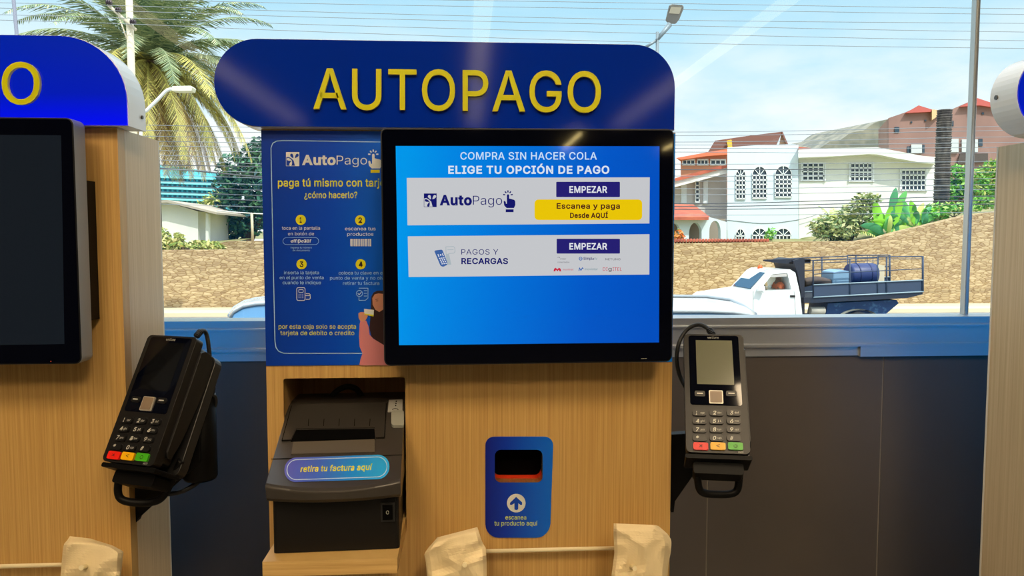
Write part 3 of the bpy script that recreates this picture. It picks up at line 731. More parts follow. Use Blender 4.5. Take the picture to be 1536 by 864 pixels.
# window panes and their joints
M_glass = glass_mat('window glass', (0.95, 0.985, 0.985))
GY = YW + 0.045
xr = P(1455, 240, GY).x
xm = -0.02
wx = [ROOMX[0], xr - 4.0, xr - 2.0 - 0.0, xr, xr + 1.9, ROOMX[1]]
wx = [ROOMX[0], xr - 3.3, xr, xr + 2.0, ROOMX[1]]
for i, (a, b) in enumerate(zip(wx[:-1], wx[1:])):
    bm = newbm()
    face(bm, [(a + 0.004, GY, Z(476.4)), (b - 0.004, GY, Z(476.4)), (b - 0.004, GY, ZC), (a + 0.004, GY, ZC)])
    struct('window_%d' % (i + 1), bm, M_glass)
for i, a in enumerate(wx[1:-1]):
    bm = newbm()
    plate(bm, [rrect(a - 0.0042, GY - 0.008, a + 0.0042, GY + 0.008, 0.003, 3)], lambda p: Vector((p[0], p[1], Z(476.4))), lambda p: Vector((p[0], p[1], ZC)), 0)
    struct('trim_%d' % (i + 3), bm, mat('window joint', (196, 200, 198), rough=0.25, metal=0.6))

# ------------------------------------------------------------------ ceiling lamps
M_lampbody = mat('lamp body', (215, 215, 210), rough=0.5)
M_lamp = mat('lit lamp diffuser', (255, 240, 220), emit=(255, 228, 186), estr=LAMP_POWER)


def strip_lamp(x, y0, y1, label, group='strip lamps under the ceiling'):
    t = thing('strip_lamp', label, 'ceiling lamp', (x, (y0 + y1) / 2, ZC - 0.001), group)
    bm = newbm()
    box(bm, (x - 0.075, y0, ZC - 0.035), (x + 0.075, y1, ZC - 0.0005))
    obj('lamp_housing', bm, M_lampbody, t)
    bm = newbm()
    box(bm, (x - 0.06, y0 + 0.02, ZC - 0.05), (x + 0.06, y1 - 0.02, ZC - 0.036))
    obj('diffuser', bm, M_lamp, t)


for k, x in enumerate((-2.12, 0.12, 2.0)):
    strip_lamp(x, -8.4, -1.2, ('long warm ceiling lamp left of the room middle', 'long warm ceiling lamp along the room middle', 'long warm ceiling lamp right of the room middle')[k])
M_tube = mat('bright tube lamp', (255, 244, 214), emit=(255, 226, 150), estr=18.0)
for x, y0, y1, lb in ((1.63, -11.0, -9.1, 'short bright tube lamp near the back wall, right of the room middle'), (3.30, -11.0, -10.1, 'short bright tube lamp near the back wall and the right wall')):
    t = thing('tube_lamp', lb, 'ceiling lamp', (x, (y0 + y1) / 2, ZC - 0.001), 'tube lamps near the back wall')
    bm = newbm()
    box(bm, (x - 0.04, y0, ZC - 0.03), (x + 0.04, y1, ZC - 0.0005))
    obj('lamp_housing', bm, M_lampbody, t)
    bm = newbm()
    tube(bm, [(x, y0 + 0.03, ZC - 0.052), (x, y1 - 0.03, ZC - 0.052)], 0.02)
    obj('tube', bm, M_tube, t)
M_fill = mat('added fill lamp diffuser', (255, 240, 220), emit=(255, 226, 184), estr=FILL_POWER)  # square panels added out of view to brighten the kiosk fronts


def fill_lamp(x, y, label):
    t = thing('fill_lamp', label, 'ceiling lamp', (x, y, ZC - 0.001), 'added square fill lamps in the ceiling')
    bm = newbm()
    plate(bm, [rrect(x - 0.32, y - 0.32, x + 0.32, y + 0.32, 0.02, 3), rrect(x - 0.30, y - 0.30, x + 0.30, y + 0.30, 0.01, 3)], lambda p: Vector((p[0], p[1], ZC - 0.02)), lambda p: Vector((p[0], p[1], ZC - 0.0005)), 0)
    obj('lamp_frame', bm, M_lampbody, t)
    bm = newbm()
    box(bm, (x - 0.298, y - 0.298, ZC - 0.016), (x + 0.298, y + 0.298, ZC - 0.004))
    obj('diffuser', bm, M_fill, t)


for x, y, w_ in ((-0.75, -0.55, 'left'), (0.55, -0.55, 'right')):
    fill_lamp(x, y, 'added square ceiling fill lamp, %s one of the pair close to the kiosks' % w_)
for x, y, w_ in ((-0.75, -1.65, 'left'), (0.55, -1.65, 'right')):
    fill_lamp(x, y, 'added square ceiling fill lamp, %s one of the pair farther into the shop' % w_)


# ------------------------------------------------------------------ kiosk cabinets
def cabinet(x0, x1, label, holes=(), shelf=None, pocket=None):
    t = thing('kiosk_cabinet', label, 'kiosk', ((x0 + x1) / 2, PF, 0), 'self-checkout kiosks along the window')
    th = 0.018
    bm = newbm()
    outline = [(x0, 0.0), (x1, 0.0), (x1, ZTOP), (x0, ZTOP)]
    plate(bm, [outline] + list(holes), lambda p: Vector((p[0], PF, p[1])), lambda p: Vector((p[0], PF + th, p[1])), 0)
    obj('front_panel', bm, M_wood, t)
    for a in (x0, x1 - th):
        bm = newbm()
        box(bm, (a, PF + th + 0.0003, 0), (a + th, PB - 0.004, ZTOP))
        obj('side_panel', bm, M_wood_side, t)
    for a in (x0, x1 - th):
        bm = newbm()
        box(bm, (a - 0.0004, PB - 0.0038, 0), (a + th, PB - 0.0005, ZTOP))
        obj('edge_band', bm, M_edge, t)
    bm = newbm()
    box(bm, (x0 + th + 0.0003, PF + th + 0.0003, ZTOP - th), (x1 - th - 0.0003, PB - 0.004, ZTOP))
    obj('top_panel', bm, M_wood_h, t)
    bm = newbm()
    box(bm, (x0 + 0.005, PB, 0), (x1 - 0.005, PB + 0.003, ZTOP - 0.002))
    obj('back_panel', bm, M_backblue, t)
    return t


left_x1 = P(186, 500, PF).x
cen_x0, cen_x1 = P(396, 400, PF).x, P(1009, 500, PF).x
W = cen_x1 - cen_x0
right_x0 = P(1482, 540, PB).x

# centre cabinet: printer niche with a shelf, and the scanner pocket
nx0, nx1 = P(426.5, 650, PF).x, P(608.5, 650, PF).x
nz1 = P(500, 567, PF).z
PRY = 0.83                                             # printer front plane
shelf_top = P(500, 830.5, PRY).z
niche = rrect(nx0, shelf_top - 0.016, nx1, nz1, (0.0, 0.0, 0.003, 0.003), 3)
pk = [tuple(P(px, py, PF).xz) for px, py in rrect(741.5, 674, 814.5, 724.5, 9, 4)]
kc = cabinet(cen_x0, cen_x1, 'oak kiosk cabinet holding the lit touchscreen and the receipt printer', [niche, pk])
bm = newbm()
NB = PB - 0.006
th = 0.018
for lo, hi in (((nx0 - 0.006, PF + th, shelf_top), (nx0, NB, nz1)), ((nx1, PF + th, shelf_top), (nx1 + 0.006, NB, nz1)),
               ((nx0 - 0.006, PF + th, nz1), (nx1 + 0.006, NB, nz1 + 0.006)), ((nx0, NB - 0.006, shelf_top), (nx1, NB, nz1))):
    box(bm, lo, hi)
obj('niche', bm, wood_mat('oak niche lining', (196, 160, 112), (178, 142, 94), (208, 176, 128), (260.0, 40.0, 3.0)), kc)
bm = newbm()
sx0, sx1 = P(393.5, 842, 0.813).x, P(602, 838, 0.813).x
box(bm, (sx0, 0.813, shelf_top - 0.0162), (nx1 - 0.001, PF - 0.0005, shelf_top))
box(bm, (nx0 + 0.0005, PF - 0.0005, shelf_top - 0.0160), (nx1 - 0.001, NB, shelf_top))
obj('shelf', bm, M_wood_h, kc)
bm = newbm()
for i in range(len(pk)):
    a, b = pk[i - 1], pk[i]
    low = (a[1] + b[1]) / 2 < P(778, 708, PF).z
    face(bm, [(a[0], PF + 0.001, a[1]), (b[0], PF + 0.001, b[1]), (b[0], PF + 0.033, b[1]), (a[0], PF + 0.033, a[1])], 1 if low else 0)
plate(bm, [pk], lambda p: Vector((p[0], PF + 0.033, p[1])), None, 0)
obj('scanner_pocket', bm, [M_dark, mat('red plastic rim', (226, 62, 30), rough=0.4)], kc)
# narrow white bag rail across the front, with hook arms
M_rail = mat('cream painted rail', (226, 214, 176), rough=0.45)


def bag_rail(xa, xb, z, hooks, parent):
    bm = newbm()
    tube(bm, [(xa, PF - 0.010, z), (xb, PF - 0.010, z)], 0.0026)
    for hx in (xa, xb):
        tube(bm, [(hx, PF - 0.010, z), (hx, PF + 0.002, z)], 0.0026)
    obj('bag_rail', bm, M_rail, parent)
    for hx, hz in hooks:
        bm = newbm()
        tube(bm, spline([(hx, PF + 0.002, hz - 0.030), (hx, PF - 0.04, hz - 0.014), (hx, PF - 0.075, hz), (hx, PF - 0.088, hz + 0.004)], 5), 0.0028)
        obj('hook', bm, M_rail, parent)


BY = 0.852
zr = P(825, 824.5, PF - 0.010).z
h1, h2 = P(697, 853, BY - 0.01), P(952, 858, BY - 0.01)
bag_rail(P(700, 824, PF - 0.01).x, P(955, 822, PF - 0.01).x, zr, [(h1.x, h1.z), (h2.x, h2.z)], kc)

kl = cabinet(left_x1 - W, left_x1, 'oak kiosk cabinet on the left carrying the switched-off monitor')
h3 = P(122, 857, BY - 0.01)
bag_rail(left_x1 - 0.42, P(120, 847, PF - 0.01).x, P(60, 848, PF - 0.01).z, [(h3.x, h3.z)], kl)
kr = cabinet(right_x0, right_x0 + W, 'oak kiosk cabinet at the right edge showing only its side')


# ------------------------------------------------------------------ header signs
M_signshell = mat('white sign shell', (238, 242, 242), rough=0.22, spec=0.8)
M_screw = mat('screw', (90, 90, 88), rough=0.35, metal=0.8)
M_letter = mat('yellow acrylic letter', (206, 206, 0), rough=0.3)
M_letter_side = mat('yellow acrylic edge painted lit', (242, 236, 120), rough=0.35)  # letter edges coloured paler than the fronts to look lit


def sign_outline(x0, x1, z0, z1, rr):
    h = (z1 - z0) / 2
    cz = (z0 + z1) / 2
    pts = []
    for i in range(25):
        a = math.radians(270 - 180 * i / 24)
        pts.append((x0 + h + h * math.cos(a), cz + h * math.sin(a)))
    for i in range(13):
        a = math.radians(90 - 90 * i / 12)
        pts.append((x1 - rr + rr * math.cos(a), z1 - rr + rr * math.sin(a)))
    pts.append((x1, z0))
    return pts


def header_sign(x0, x1, z1, rr, label, facemat, text=None, screw=None):
    t = thing('header_sign', label, 'sign', ((x0 + x1) / 2, SB, ZTOP), 'rounded header signs on the kiosks')
    z0 = ZTOP + 0.0006
    bm = newbm()
    plate(bm, [sign_outline(x0, x1, z0, z1, rr)], lambda p: Vector((p[0], SF + 0.0022, p[1])), lambda p: Vector((p[0], SB, p[1])), 0)
    obj('light_box', bm, M_signshell, t)
    d = 0.0008
    bm = newbm()
    plate(bm, [sign_outline(x0 + d, x1 - d, z0 + d, z1 - d, rr - d)], lambda p: Vector((p[0], SF, p[1])), lambda p: Vector((p[0], SF + 0.002, p[1])), 0)
    obj('sign_face', bm, facemat, t)
    if screw:
        bm = newbm()
        c = Vector(screw)
        s = 1 if c.x > (x0 + x1) / 2 else -1
        tube(bm, [c - Vector((0.001 * s, 0, 0)), c + Vector((0.0016 * s, 0, 0))], 0.0022, n=10)
        obj('screw', bm, M_screw, t)
    if text:
        for s, xa, xb, base, cap, drop in text:
            res, a, b = glyph_loops(s, 4.0, 8)
            for L in res:
                bm = newbm()
                for pc in split_glyph(L):
                    loops = [[(xa + (p[0] - a) * (xb - xa) / (b - a), base - p[1] * cap / 509.0 + (p[0] - a) * (xb - xa) / (b - a) * drop) for p in l] for l in pc]
                    plate(bm, loops, lambda p: P(p[0], p[1], SF - 0.0045), lambda p: Vector(P(p[0], p[1], SF - 0.0045)) + Vector((0, 0.0043, 0)), 0, 1)
                obj('letter', bm, [M_letter, M_letter_side], t)
    return t


M_face = mat('deep blue gloss sign film', (3, 42, 160), rough=0.07, spec=0.5, bump=(1400.0, 0.004))
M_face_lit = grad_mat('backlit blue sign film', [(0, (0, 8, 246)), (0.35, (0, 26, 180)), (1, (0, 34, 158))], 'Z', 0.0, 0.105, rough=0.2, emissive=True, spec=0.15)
stz = P(600, 60.5, SF).z
header_sign(P(320, 122, SF).x, P(1013, 140, SF).x, stz, 0.050, 'dark blue header sign reading AUTOPAGO above the lit touchscreen', M_face,
            [('AUTOPAGO', 470, 901.5, 162.8, 60.2, 0.0125)])
lx1 = P(191, 160, SF).x
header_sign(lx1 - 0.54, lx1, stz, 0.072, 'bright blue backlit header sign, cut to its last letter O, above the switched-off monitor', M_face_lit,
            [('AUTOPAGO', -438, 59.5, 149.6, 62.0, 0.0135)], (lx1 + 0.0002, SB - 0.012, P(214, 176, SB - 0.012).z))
rx0 = P(1485, 151, SB).x
header_sign(rx0, rx0 + 0.54, stz, 0.050, 'white rounded end of the header sign at the right edge', M_face_lit)
c = P(1491, 150, SB - 0.01)
bm = newbm()
cz = (ZTOP + stz) / 2
hh = (stz - ZTOP) / 2
tube(bm, [(rx0 - 0.0012, SB - 0.012, cz), (rx0 + 0.002, SB - 0.012, cz)], 0.003, n=10)
obj('screw', bm, M_screw, bpy.data.objects['header_sign.002'])


# ------------------------------------------------------------------ artwork pieces shared by poster and screen
def logo_mark(pr, x0, y0, x1, y1, fg, bg, layer):
    w, h = x1 - x0, y1 - y0
    q = lambda pts: [(x0 + a * w, y0 + b * h) for a, b in pts]

    def petal(cx, cy, L, wd, ang):
        pts = []
        for i in range(16):
            t = 2 * math.pi * i / 16
            u, v = L * math.cos(t), wd * math.sin(t) * (0.65 + 0.35 * math.cos(t))
            a = math.radians(ang)
            pts.append((cx + u * math.cos(a) - v * math.sin(a), cy + u * math.sin(a) + v * math.cos(a)))
        return q(pts)
    pr.poly(q([(0, 0), (1, 0), (1, 1), (0, 1)]), fg, layer)
    pr.poly(q([(0.03, 0.36), (0.2, 0.34), (0.42, 0.46), (0.58, 0.62), (0.68, 0.97), (0.03, 0.97)]), bg, layer + 1)
    pr.poly(petal(0.46, 0.28, 0.18, 0.15, 240), bg, layer + 2)
    pr.poly(petal(0.80, 0.28, 0.19, 0.15, 310), bg, layer + 2)
    pr.poly(petal(0.26, 0.54, 0.20, 0.13, 200), fg, layer + 2)
    pr.poly(petal(0.38, 0.80, 0.19, 0.13, 110), fg, layer + 2)


def hand_icon(pr, x0, y0, x1, y1, fg, cuff, layer):
    w, h = x1 - x0, y1 - y0
    q = lambda pts: [(x0 + a * w, y0 + b * h) for a, b in pts]
    pr.poly(q([(0.28, 0.20), (0.34, 0.165), (0.43, 0.17), (0.47, 0.21), (0.47, 0.36), (0.90, 0.42), (0.99, 0.48), (1.0, 0.66), (0.88, 0.80), (0.26, 0.80),
               (0.05, 0.68), (0.0, 0.50), (0.09, 0.46), (0.18, 0.52), (0.20, 0.60), (0.28, 0.60)]), fg, layer)
    pr.poly(q([(0.18, 0.86), (0.85, 0.86), (0.85, 0.99), (0.18, 0.99)]), cuff, layer)
    for a, r0, r1 in ((0, 0.13, 0.20), (40, 0.13, 0.20), (-40, 0.13, 0.20), (85, 0.14, 0.21), (-85, 0.14, 0.21)):
        s, c2 = math.sin(math.radians(a)), math.cos(math.radians(a))
        cx, cy = x0 + 0.37 * w, y0 + 0.20 * h
        pr.line([(cx + s * r0 * h * 1.0, cy - c2 * r0 * h), (cx + s * r1 * h, cy - c2 * r1 * h)], 0.055 * h, fg, layer)


# ------------------------------------------------------------------ instruction poster on the centre cabinet
PY = PF - 0.0012
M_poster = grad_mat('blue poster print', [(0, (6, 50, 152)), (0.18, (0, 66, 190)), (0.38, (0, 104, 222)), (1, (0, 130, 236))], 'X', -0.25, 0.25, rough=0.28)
M_pw = mat('white print', (206, 212, 214), rough=0.35)
M_py = mat('yellow print', (206, 204, 14), rough=0.35)
M_pb = mat('light blue print', (150, 190, 225), rough=0.35)
M_pd = mat('dark print', (52, 34, 30), rough=0.4)
M_skin = mat('printed skin tone', (196, 138, 112), rough=0.35)
M_hair = mat('printed dark hair', (48, 28, 30), rough=0.35)
M_pink = mat('printed pink knitwear', (196, 122, 128), rough=0.35)
M_navy = mat('navy print', (16, 26, 100), rough=0.35)
pr = Print(lambda px, py, l: P(px, py, PY) + Vector((0, -l, 0)))
bm = pr.bm
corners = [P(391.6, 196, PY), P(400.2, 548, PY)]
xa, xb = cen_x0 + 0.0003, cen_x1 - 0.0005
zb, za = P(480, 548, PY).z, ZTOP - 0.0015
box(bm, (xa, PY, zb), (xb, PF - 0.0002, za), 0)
W_, Y_, B_, D_, S_, H_, K_, NV_ = 1, 2, 3, 4, 5, 6, 7, 8
fr = rrect(407.5, 211, 640, 530.0, 11, 6)
# outline frame with the edges leaning as the cabinet does
pr.line([(640, 214), (424, 210.8), (415, 211.6), (409, 215), (406.5, 222), (410, 400), (412.5, 512), (414, 521), (418, 527), (426, 530), (540, 530), (640, 529)], 1.2, B_, 1)
logo_mark(pr, 429, 228.2, 449, 249.2, W_, 0, 1)
pr.text('Auto', 453, 246.8, 503.5, 13.6, W_, 1, bold=34)
pr.text('Pago', 505, 246.8, 550.5, 13.4, W_, 1, bold=-6)
hand_icon(pr, 552.5, 225, 572.5, 259.5, W_, Y_, 1)
pr.text('paga tú mismo con tarjeta', 417, 279.6, 590, 11.4, Y_, 1, bold=12)
pr.text('¿cómo hacerlo?', 456.5, 297, 536, 9.2, Y_, 1, bold=10)
for n_, cx, cy in (('1', 451.2, 329.8), ('2', 540.4, 330.4), ('3', 452.4, 396.2), ('4', 541, 396.4)):
    pr.poly(disc(cx, cy, 7.7, 24), Y_, 1)
    pr.text(n_, cx - (1.6 if n_ == '1' else 2.8), cy + 4.0, cx + (1.6 if n_ == '1' else 2.8), 7.8, D_, 2, bold=22)
for s, x0, y, x1 in (('toca en la pantalla', 423, 344.6, 480, ), ('en botón de', 432, 353, 471), ('inserta la tarjeta', 426, 411.3, 478.5), ('en el punto de venta', 419.5, 418.8, 485.5),
                     ('cuando te indique', 424, 426.3, 481.5), ('escanea tus', 517.5, 345.4, 563.5), ('productos', 520.8, 353.6, 560.2),
                     ('coloca tu clave en el', 508, 411.7, 576), ('punto de venta y no olvides', 495, 419.4, 590), ('retirar tu factura', 514.5, 427.2, 569)):
    pr.text(s, x0, y, x1, 5.0, W_ if y < 356 else B_, 1, bold=0)
pr.line(rrect(424.5, 356.4, 478, 366.8, 5.1, 5), 0.5, B_, 1, True)
pr.text('empezar', 436, 363.6, 467, 5.6, W_, 1, bold=14)
pr.text('ingresa tu número', 436, 372.6, 468, 2.6, B_, 1)
pr.text('de documento', 439, 376.8, 465, 2.6, B_, 1)
x = 525.4
i = 0
while x < 556:
    w = (0.9, 1.7, 0.6, 1.2)[i % 4]
    pr.poly([(x, 358.4), (x + w, 358.4), (x + w, 369.4), (x, 369.4)], W_, 1)
    x += w + (0.6, 0.5, 0.9)[i % 3]
    i += 1
# card reader icon
pr.line(rrect(445.2, 431.5, 457.6, 450.6, 2.2, 4), 0.9, W_, 1, True)
pr.line(rrect(448.2, 434.5, 454.8, 438.6, 0.8, 3), 0.8, W_, 1, True)
for ry in (441.5, 444, 446.5):
    for rx in (448.6, 451.4, 454.2):
        pr.poly(disc(rx, ry, 0.6, 8), W_, 1)
pr.line([(459, 440.5), (464, 440.5), (465.4, 442), (465.4, 447.5), (464, 449), (459, 449)], 0.9, W_, 1)
pr.line([(458.5, 443.4), (465, 443.4)], 0.9, W_, 1)
# receipt icon with tick
pr.line([(538.5, 432.2), (552, 432.2), (552, 447), (548, 450.4), (538.5, 450.4), (538.5, 446)], 0.7, B_, 1)
for ry in (436, 440, 444):
    pr.line([(546, ry), (550.5, ry)], 0.7, B_, 1)
pr.line(disc(539.2, 440.2, 4.6, 18), 0.8, B_, 1, True)
pr.line([(537, 440.2), (538.8, 442), (542, 438.4)], 0.9, W_, 1)
# the printed woman holding up a card
pr.poly([(557, 445), (560, 439), (566, 436), (590, 436), (590, 520), (578, 519), (567, 513), (557, 505), (554, 492), (556, 470)], H_, 1)
pr.poly([(558.6, 447), (562, 441.5), (568, 440), (575, 441), (579, 455), (575, 464), (569, 468), (563, 464.5), (559, 457)], S_, 2)
pr.line([(563.5, 449.2), (567.5, 448.4)], 0.8, H_, 3)
pr.line([(564, 451.4), (567.2, 451.2)], 0.9, H_, 3)
pr.line([(567.2, 461), (571, 459.4)], 1.1, K_, 3)
pr.poly([(539, 548), (541, 538), (544, 530), (539.5, 520), (538.8, 505), (539.5, 486), (541, 481), (549.5, 481), (553, 490), (554.5, 502), (560, 508), (575, 517), (590, 520), (590, 548)], K_, 3)
pr.poly([(537.5, 470), (541, 468), (546.5, 468), (548.5, 471), (552, 474), (550, 478), (547, 482), (541, 482), (538, 477)], S_, 4)
pr.poly([(546, 463), (561, 464.8), (560.4, 474.6), (546.8, 471.8)], W_, 5)
pr.poly([(546.6, 470), (560.5, 472.4), (560.4, 474.6), (546.8, 471.8)], Y_, 6)
pr.text('por esta caja solo se acepta', 418, 493, 534, 6.6, Y_, 1, bold=3)
pr.text('tarjeta de debito o credito', 420.5, 502.6, 531.5, 6.6, Y_, 1, bold=3)
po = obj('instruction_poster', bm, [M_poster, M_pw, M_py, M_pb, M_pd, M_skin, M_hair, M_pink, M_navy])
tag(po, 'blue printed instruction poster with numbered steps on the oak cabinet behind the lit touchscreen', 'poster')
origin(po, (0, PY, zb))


# ------------------------------------------------------------------ touch monitors
def monitor(label, c, lit):
    """c: the four photographed corners of the front, clockwise from top left"""
    cen = sum((P(x, y, MF) for x, y in c), Vector()) / 4
    t = thing('touch_monitor', label, 'monitor', (cen.x, PF, cen.z), 'touch monitors on the kiosks')
    w3 = [P(x, y, MF) for x, y in c]
    x0, x1 = (w3[0].x + w3[3].x) / 2, (w3[1].x + w3[2].x) / 2
    z0, z1 = (w3[2].z + w3[3].z) / 2, (w3[0].z + w3[1].z) / 2
    roll = math.atan2(w3[1].z - w3[0].z + w3[2].z - w3[3].z, 2 * (x1 - x0))
    R = Matrix.Translation((cen.x, 0, cen.z)) @ Matrix.Rotation(-roll, 4, 'Y') @ Matrix.Translation((-cen.x, 0, -cen.z))
    bm = newbm()
    o1 = rrect(x0, z0, x1, z1, 0.0075, 5)
    i1 = rrect(x0 + 0.0018, z0 + 0.0018, x1 - 0.0018, z1 - 0.0018, 0.005, 5)
    plate(bm, [o1], lambda p: R @ Vector((p[0], MF + 0.0008, p[1])), lambda p: R @ Vector((p[0], MF + 0.026, p[1])), 1, 0)
    obj('housing', bm, [mat('monitor housing with painted window light', (138, 148, 156), rough=0.3), mat('black monitor rim', (20, 22, 26), rough=0.35)], t, bevel=0.0008)  # side faces greyed in the colour to stand in for window light
    bm = newbm()
    plate(bm, [i1], lambda p: R @ Vector((p[0], MF - 0.0002, p[1])), lambda p: R @ Vector((p[0], MF + 0.0012, p[1])), 0)
    obj('bezel_glass', bm, M_glossblack, t)
    bm = newbm()
    cx = (x0 + x1) / 2
    box(bm, (x0 + 0.001, MF + 0.0262, z0 + 0.046), (x1 - 0.001, PF - 0.0020, z1 - 0.066), 0, R)
    box(bm, (x0 + 0.006, MF + 0.0262, z0 + 0.034), (x1 - 0.006, MF + 0.036, z1 - 0.052), 0, R)
    box(bm, (cx - 0.06, MF + 0.040, cen.z - 0.06), (cx + 0.06, PF - 0.0016, cen.z + 0.06), 0, R)
    obj('wall_mount', bm, mat('black mounting plate', (8, 8, 9), rough=0.55, spec=0.15), t)
    return t, (x0, x1, z0, z1), R


mon, ext, Rm = monitor('large lit touchscreen showing blue payment options on the oak kiosk', [(569.6, 193), (1012.4, 192.6), (1007.6, 543.5), (576.8, 548.2)], True)
pr = Print(lambda px, py, l: P(px, py, MF - 0.0004) + Vector((0, -l, 0)), 0.00008)
M_scr = grad_mat('screen blue', [(0, (0, 150, 232)), (0.16, (0, 134, 226)), (0.42, (0, 112, 214)), (0.75, (0, 86, 198)), (1, (0, 78, 190))], 'X', -0.152, 0.152, rough=0.06, emissive=True, diag=-0.12)
smats = [M_scr, screen_mat('screen pale text', (196, 222, 244)), screen_mat('screen strong text', (214, 226, 238)), screen_mat('screen shade', (10, 96, 180))]
pr.poly([(593.5, 219), (989.2, 219.4), (988.5, 513.6), (598.6, 517.8)], 0, 0)
pr.text('COMPRA SIN HACER COLA', 690.5, 239.2, 895.3, 10.8, 1, 1, bold=10, track=14)
pr.text('ELIGE TU OPCIÓN DE PAGO', 672.4, 260.2, 914, 11.0, 2, 1, bold=26, track=18)
scr = obj('screen', pr.bm, smats, mon)
cmats = [screen_mat('screen card', (196, 198, 202)), screen_mat('screen navy', (18, 22, 104)), screen_mat('screen indigo button', (36, 30, 112)), screen_mat('screen yellow button', (232, 196, 6)),
         screen_mat('screen white', (222, 224, 232)), screen_mat('screen maroon', (70, 18, 22)), screen_mat('screen steel blue', (62, 98, 160)), screen_mat('screen grey', (92, 92, 100)),
         screen_mat('screen red', (196, 30, 62)), screen_mat('screen blue mark', (40, 96, 172)), screen_mat('screen teal text', (96, 138, 150)), screen_mat('screen pale grey', (168, 180, 186))]
pr = Print(lambda px, py, l: P(px, py, MF - 0.0004) + Vector((0, -l, 0)), 0.00008)
pr.poly([(610.1, 266.9), (974.7, 266), (974.1, 335.2), (611.3, 338)], 0, 1)
logo_mark(pr, 635.8, 290.2, 655, 310.6, 1, 0, 2)
pr.text('Auto', 659.5, 307.2, 707.8, 13.9, 1, 2, bold=36)
pr.text('Pago', 709.4, 307.2, 753.2, 13.7, 1, 2, bold=-6)
hand_icon(pr, 755.4, 286, 773, 318.6, 1, 1, 2)
pr.poly(rrect(834.3, 272.7, 929.9, 295.6, 1.2, 3), 2, 2)
pr.text('EMPEZAR', 854, 289, 910.8, 9.4, 4, 3, bold=22)
pr.poly(rrect(801.8, 299.2, 963.2, 330, 6, 5), 3, 2)
pr.text('Escanea y paga', 834.9, 312.8, 929.8, 7.8, 5, 3, bold=22, track=12)
pr.text('Desde AQUÍ', 855, 326.7, 911.8, 7.2, 5, 3, bold=26)
obj('option_card', pr.bm, cmats, scr)
pr = Print(lambda px, py, l: P(px, py, MF - 0.0004) + Vector((0, -l, 0)), 0.00008)
pr.poly([(611.6, 354.5), (974.2, 351.3), (974.0, 411.8), (613, 415.6)], 0, 1)
pr.poly([(651.6, 377), (653, 375.6), (662, 374.4), (664, 375.6), (671, 394), (670.4, 397.4), (666, 399.8), (663, 399.8), (660.4, 398)], 6, 3)
for r_ in range(4):
    for c_ in range(3):
        cx, cy = 659.6 + c_ * 3.0 + r_ * 1.2, 387.6 + r_ * 2.7 - c_ * 0.4
        pr.poly([(cx - 0.9, cy - 0.7), (cx + 0.9, cy - 0.9), (cx + 1.1, cy + 0.7), (cx - 0.7, cy + 0.9)], 4, 4)
pr.line([(657, 381.5), (658.4, 385.2)], 1.2, 4, 4)
pr.line([(663.6, 380.4), (665, 383.8)], 1.2, 4, 4)
pr.poly(disc(661, 382.4, 1.2, 10), 4, 4)
pr.line([(668.8, 370.2), (669.6, 397), (676.4, 396.6), (673, 380.4), (681, 379.6), (682.6, 377), (682, 371.4), (680, 369.8), (668.8, 370.2)], 1.0, 11, 2)
pr.poly([(669.4, 381), (673, 380.6), (676.2, 396.4), (669.8, 397)], 11, 2)
pr.line([(671.4, 374.6), (680, 374.4)], 1.0, 11, 3)
pr.text('PAGOS Y', 692, 381.8, 747.4, 7.9, 1, 2, bold=-2, track=20)
pr.text('RECARGAS', 692, 395.8, 762, 8.4, 1, 2, bold=26)
pr.poly(rrect(834.9, 358.2, 929.9, 380.4, 1.2, 3), 2, 2)
pr.text('EMPEZAR', 854, 374, 910.8, 9.2, 4, 3, bold=22)
pr.line([(836.4, 386.2), (838.8, 385.6), (839.6, 387)], 0.6, 7, 2)
pr.text('inter', 840.4, 389.4, 849.2, 2.4, 7, 2)
pr.text('conectados', 836.2, 394.4, 854, 2.4, 7, 2)
pr.line(disc(870.9, 388, 2.3, 16), 0.9, 9, 2, True)
pr.line([(869.4, 388), (872.4, 388)], 0.8, 9, 2)
pr.text('Simple', 875.2, 389.6, 891, 3.9, 1, 2, bold=14)
pr.text('tv', 891.6, 389.6, 895.8, 3.9, 10, 2)
pr.text('NETUNO', 908, 390.3, 930.6, 2.9, 7, 2, bold=4)
pr.poly([(830.2, 407), (831.2, 403), (833.6, 401.6), (836, 404), (838.4, 401.6), (840.8, 403), (841.9, 407), (839.2, 407), (838.2, 404.6), (836, 407), (833.8, 404.6), (832.8, 407)], 8, 2)
pr.text('movilnet', 844.4, 405.6, 860, 2.8, 8, 2)
pr.line([(868.4, 406.2), (869.2, 401.8), (871.4, 405.6), (873.6, 401.6), (874.8, 403.2)], 1.2, 9, 2)
pr.text('movistar', 877, 405.2, 896.6, 3.2, 10, 2)
pr.text('DI', 904.3, 406.1, 911.4, 4.9, 8, 2)
pr.text('g', 912.4, 406.1, 917.4, 5.6, 5, 2)
pr.text('ITEL', 918.8, 406.1, 932.8, 4.9, 8, 2)
obj('option_card', pr.bm, cmats, scr)
pr = Print(lambda px, py, l: P(px, py, MF - 0.0003) + Vector((0, -l, 0)), 0.00008)
pr.line([(962, 538), (970, 537.8)], 1.0, 0, 1)
obj('maker_mark', pr.bm, M_greyplastic, mon)

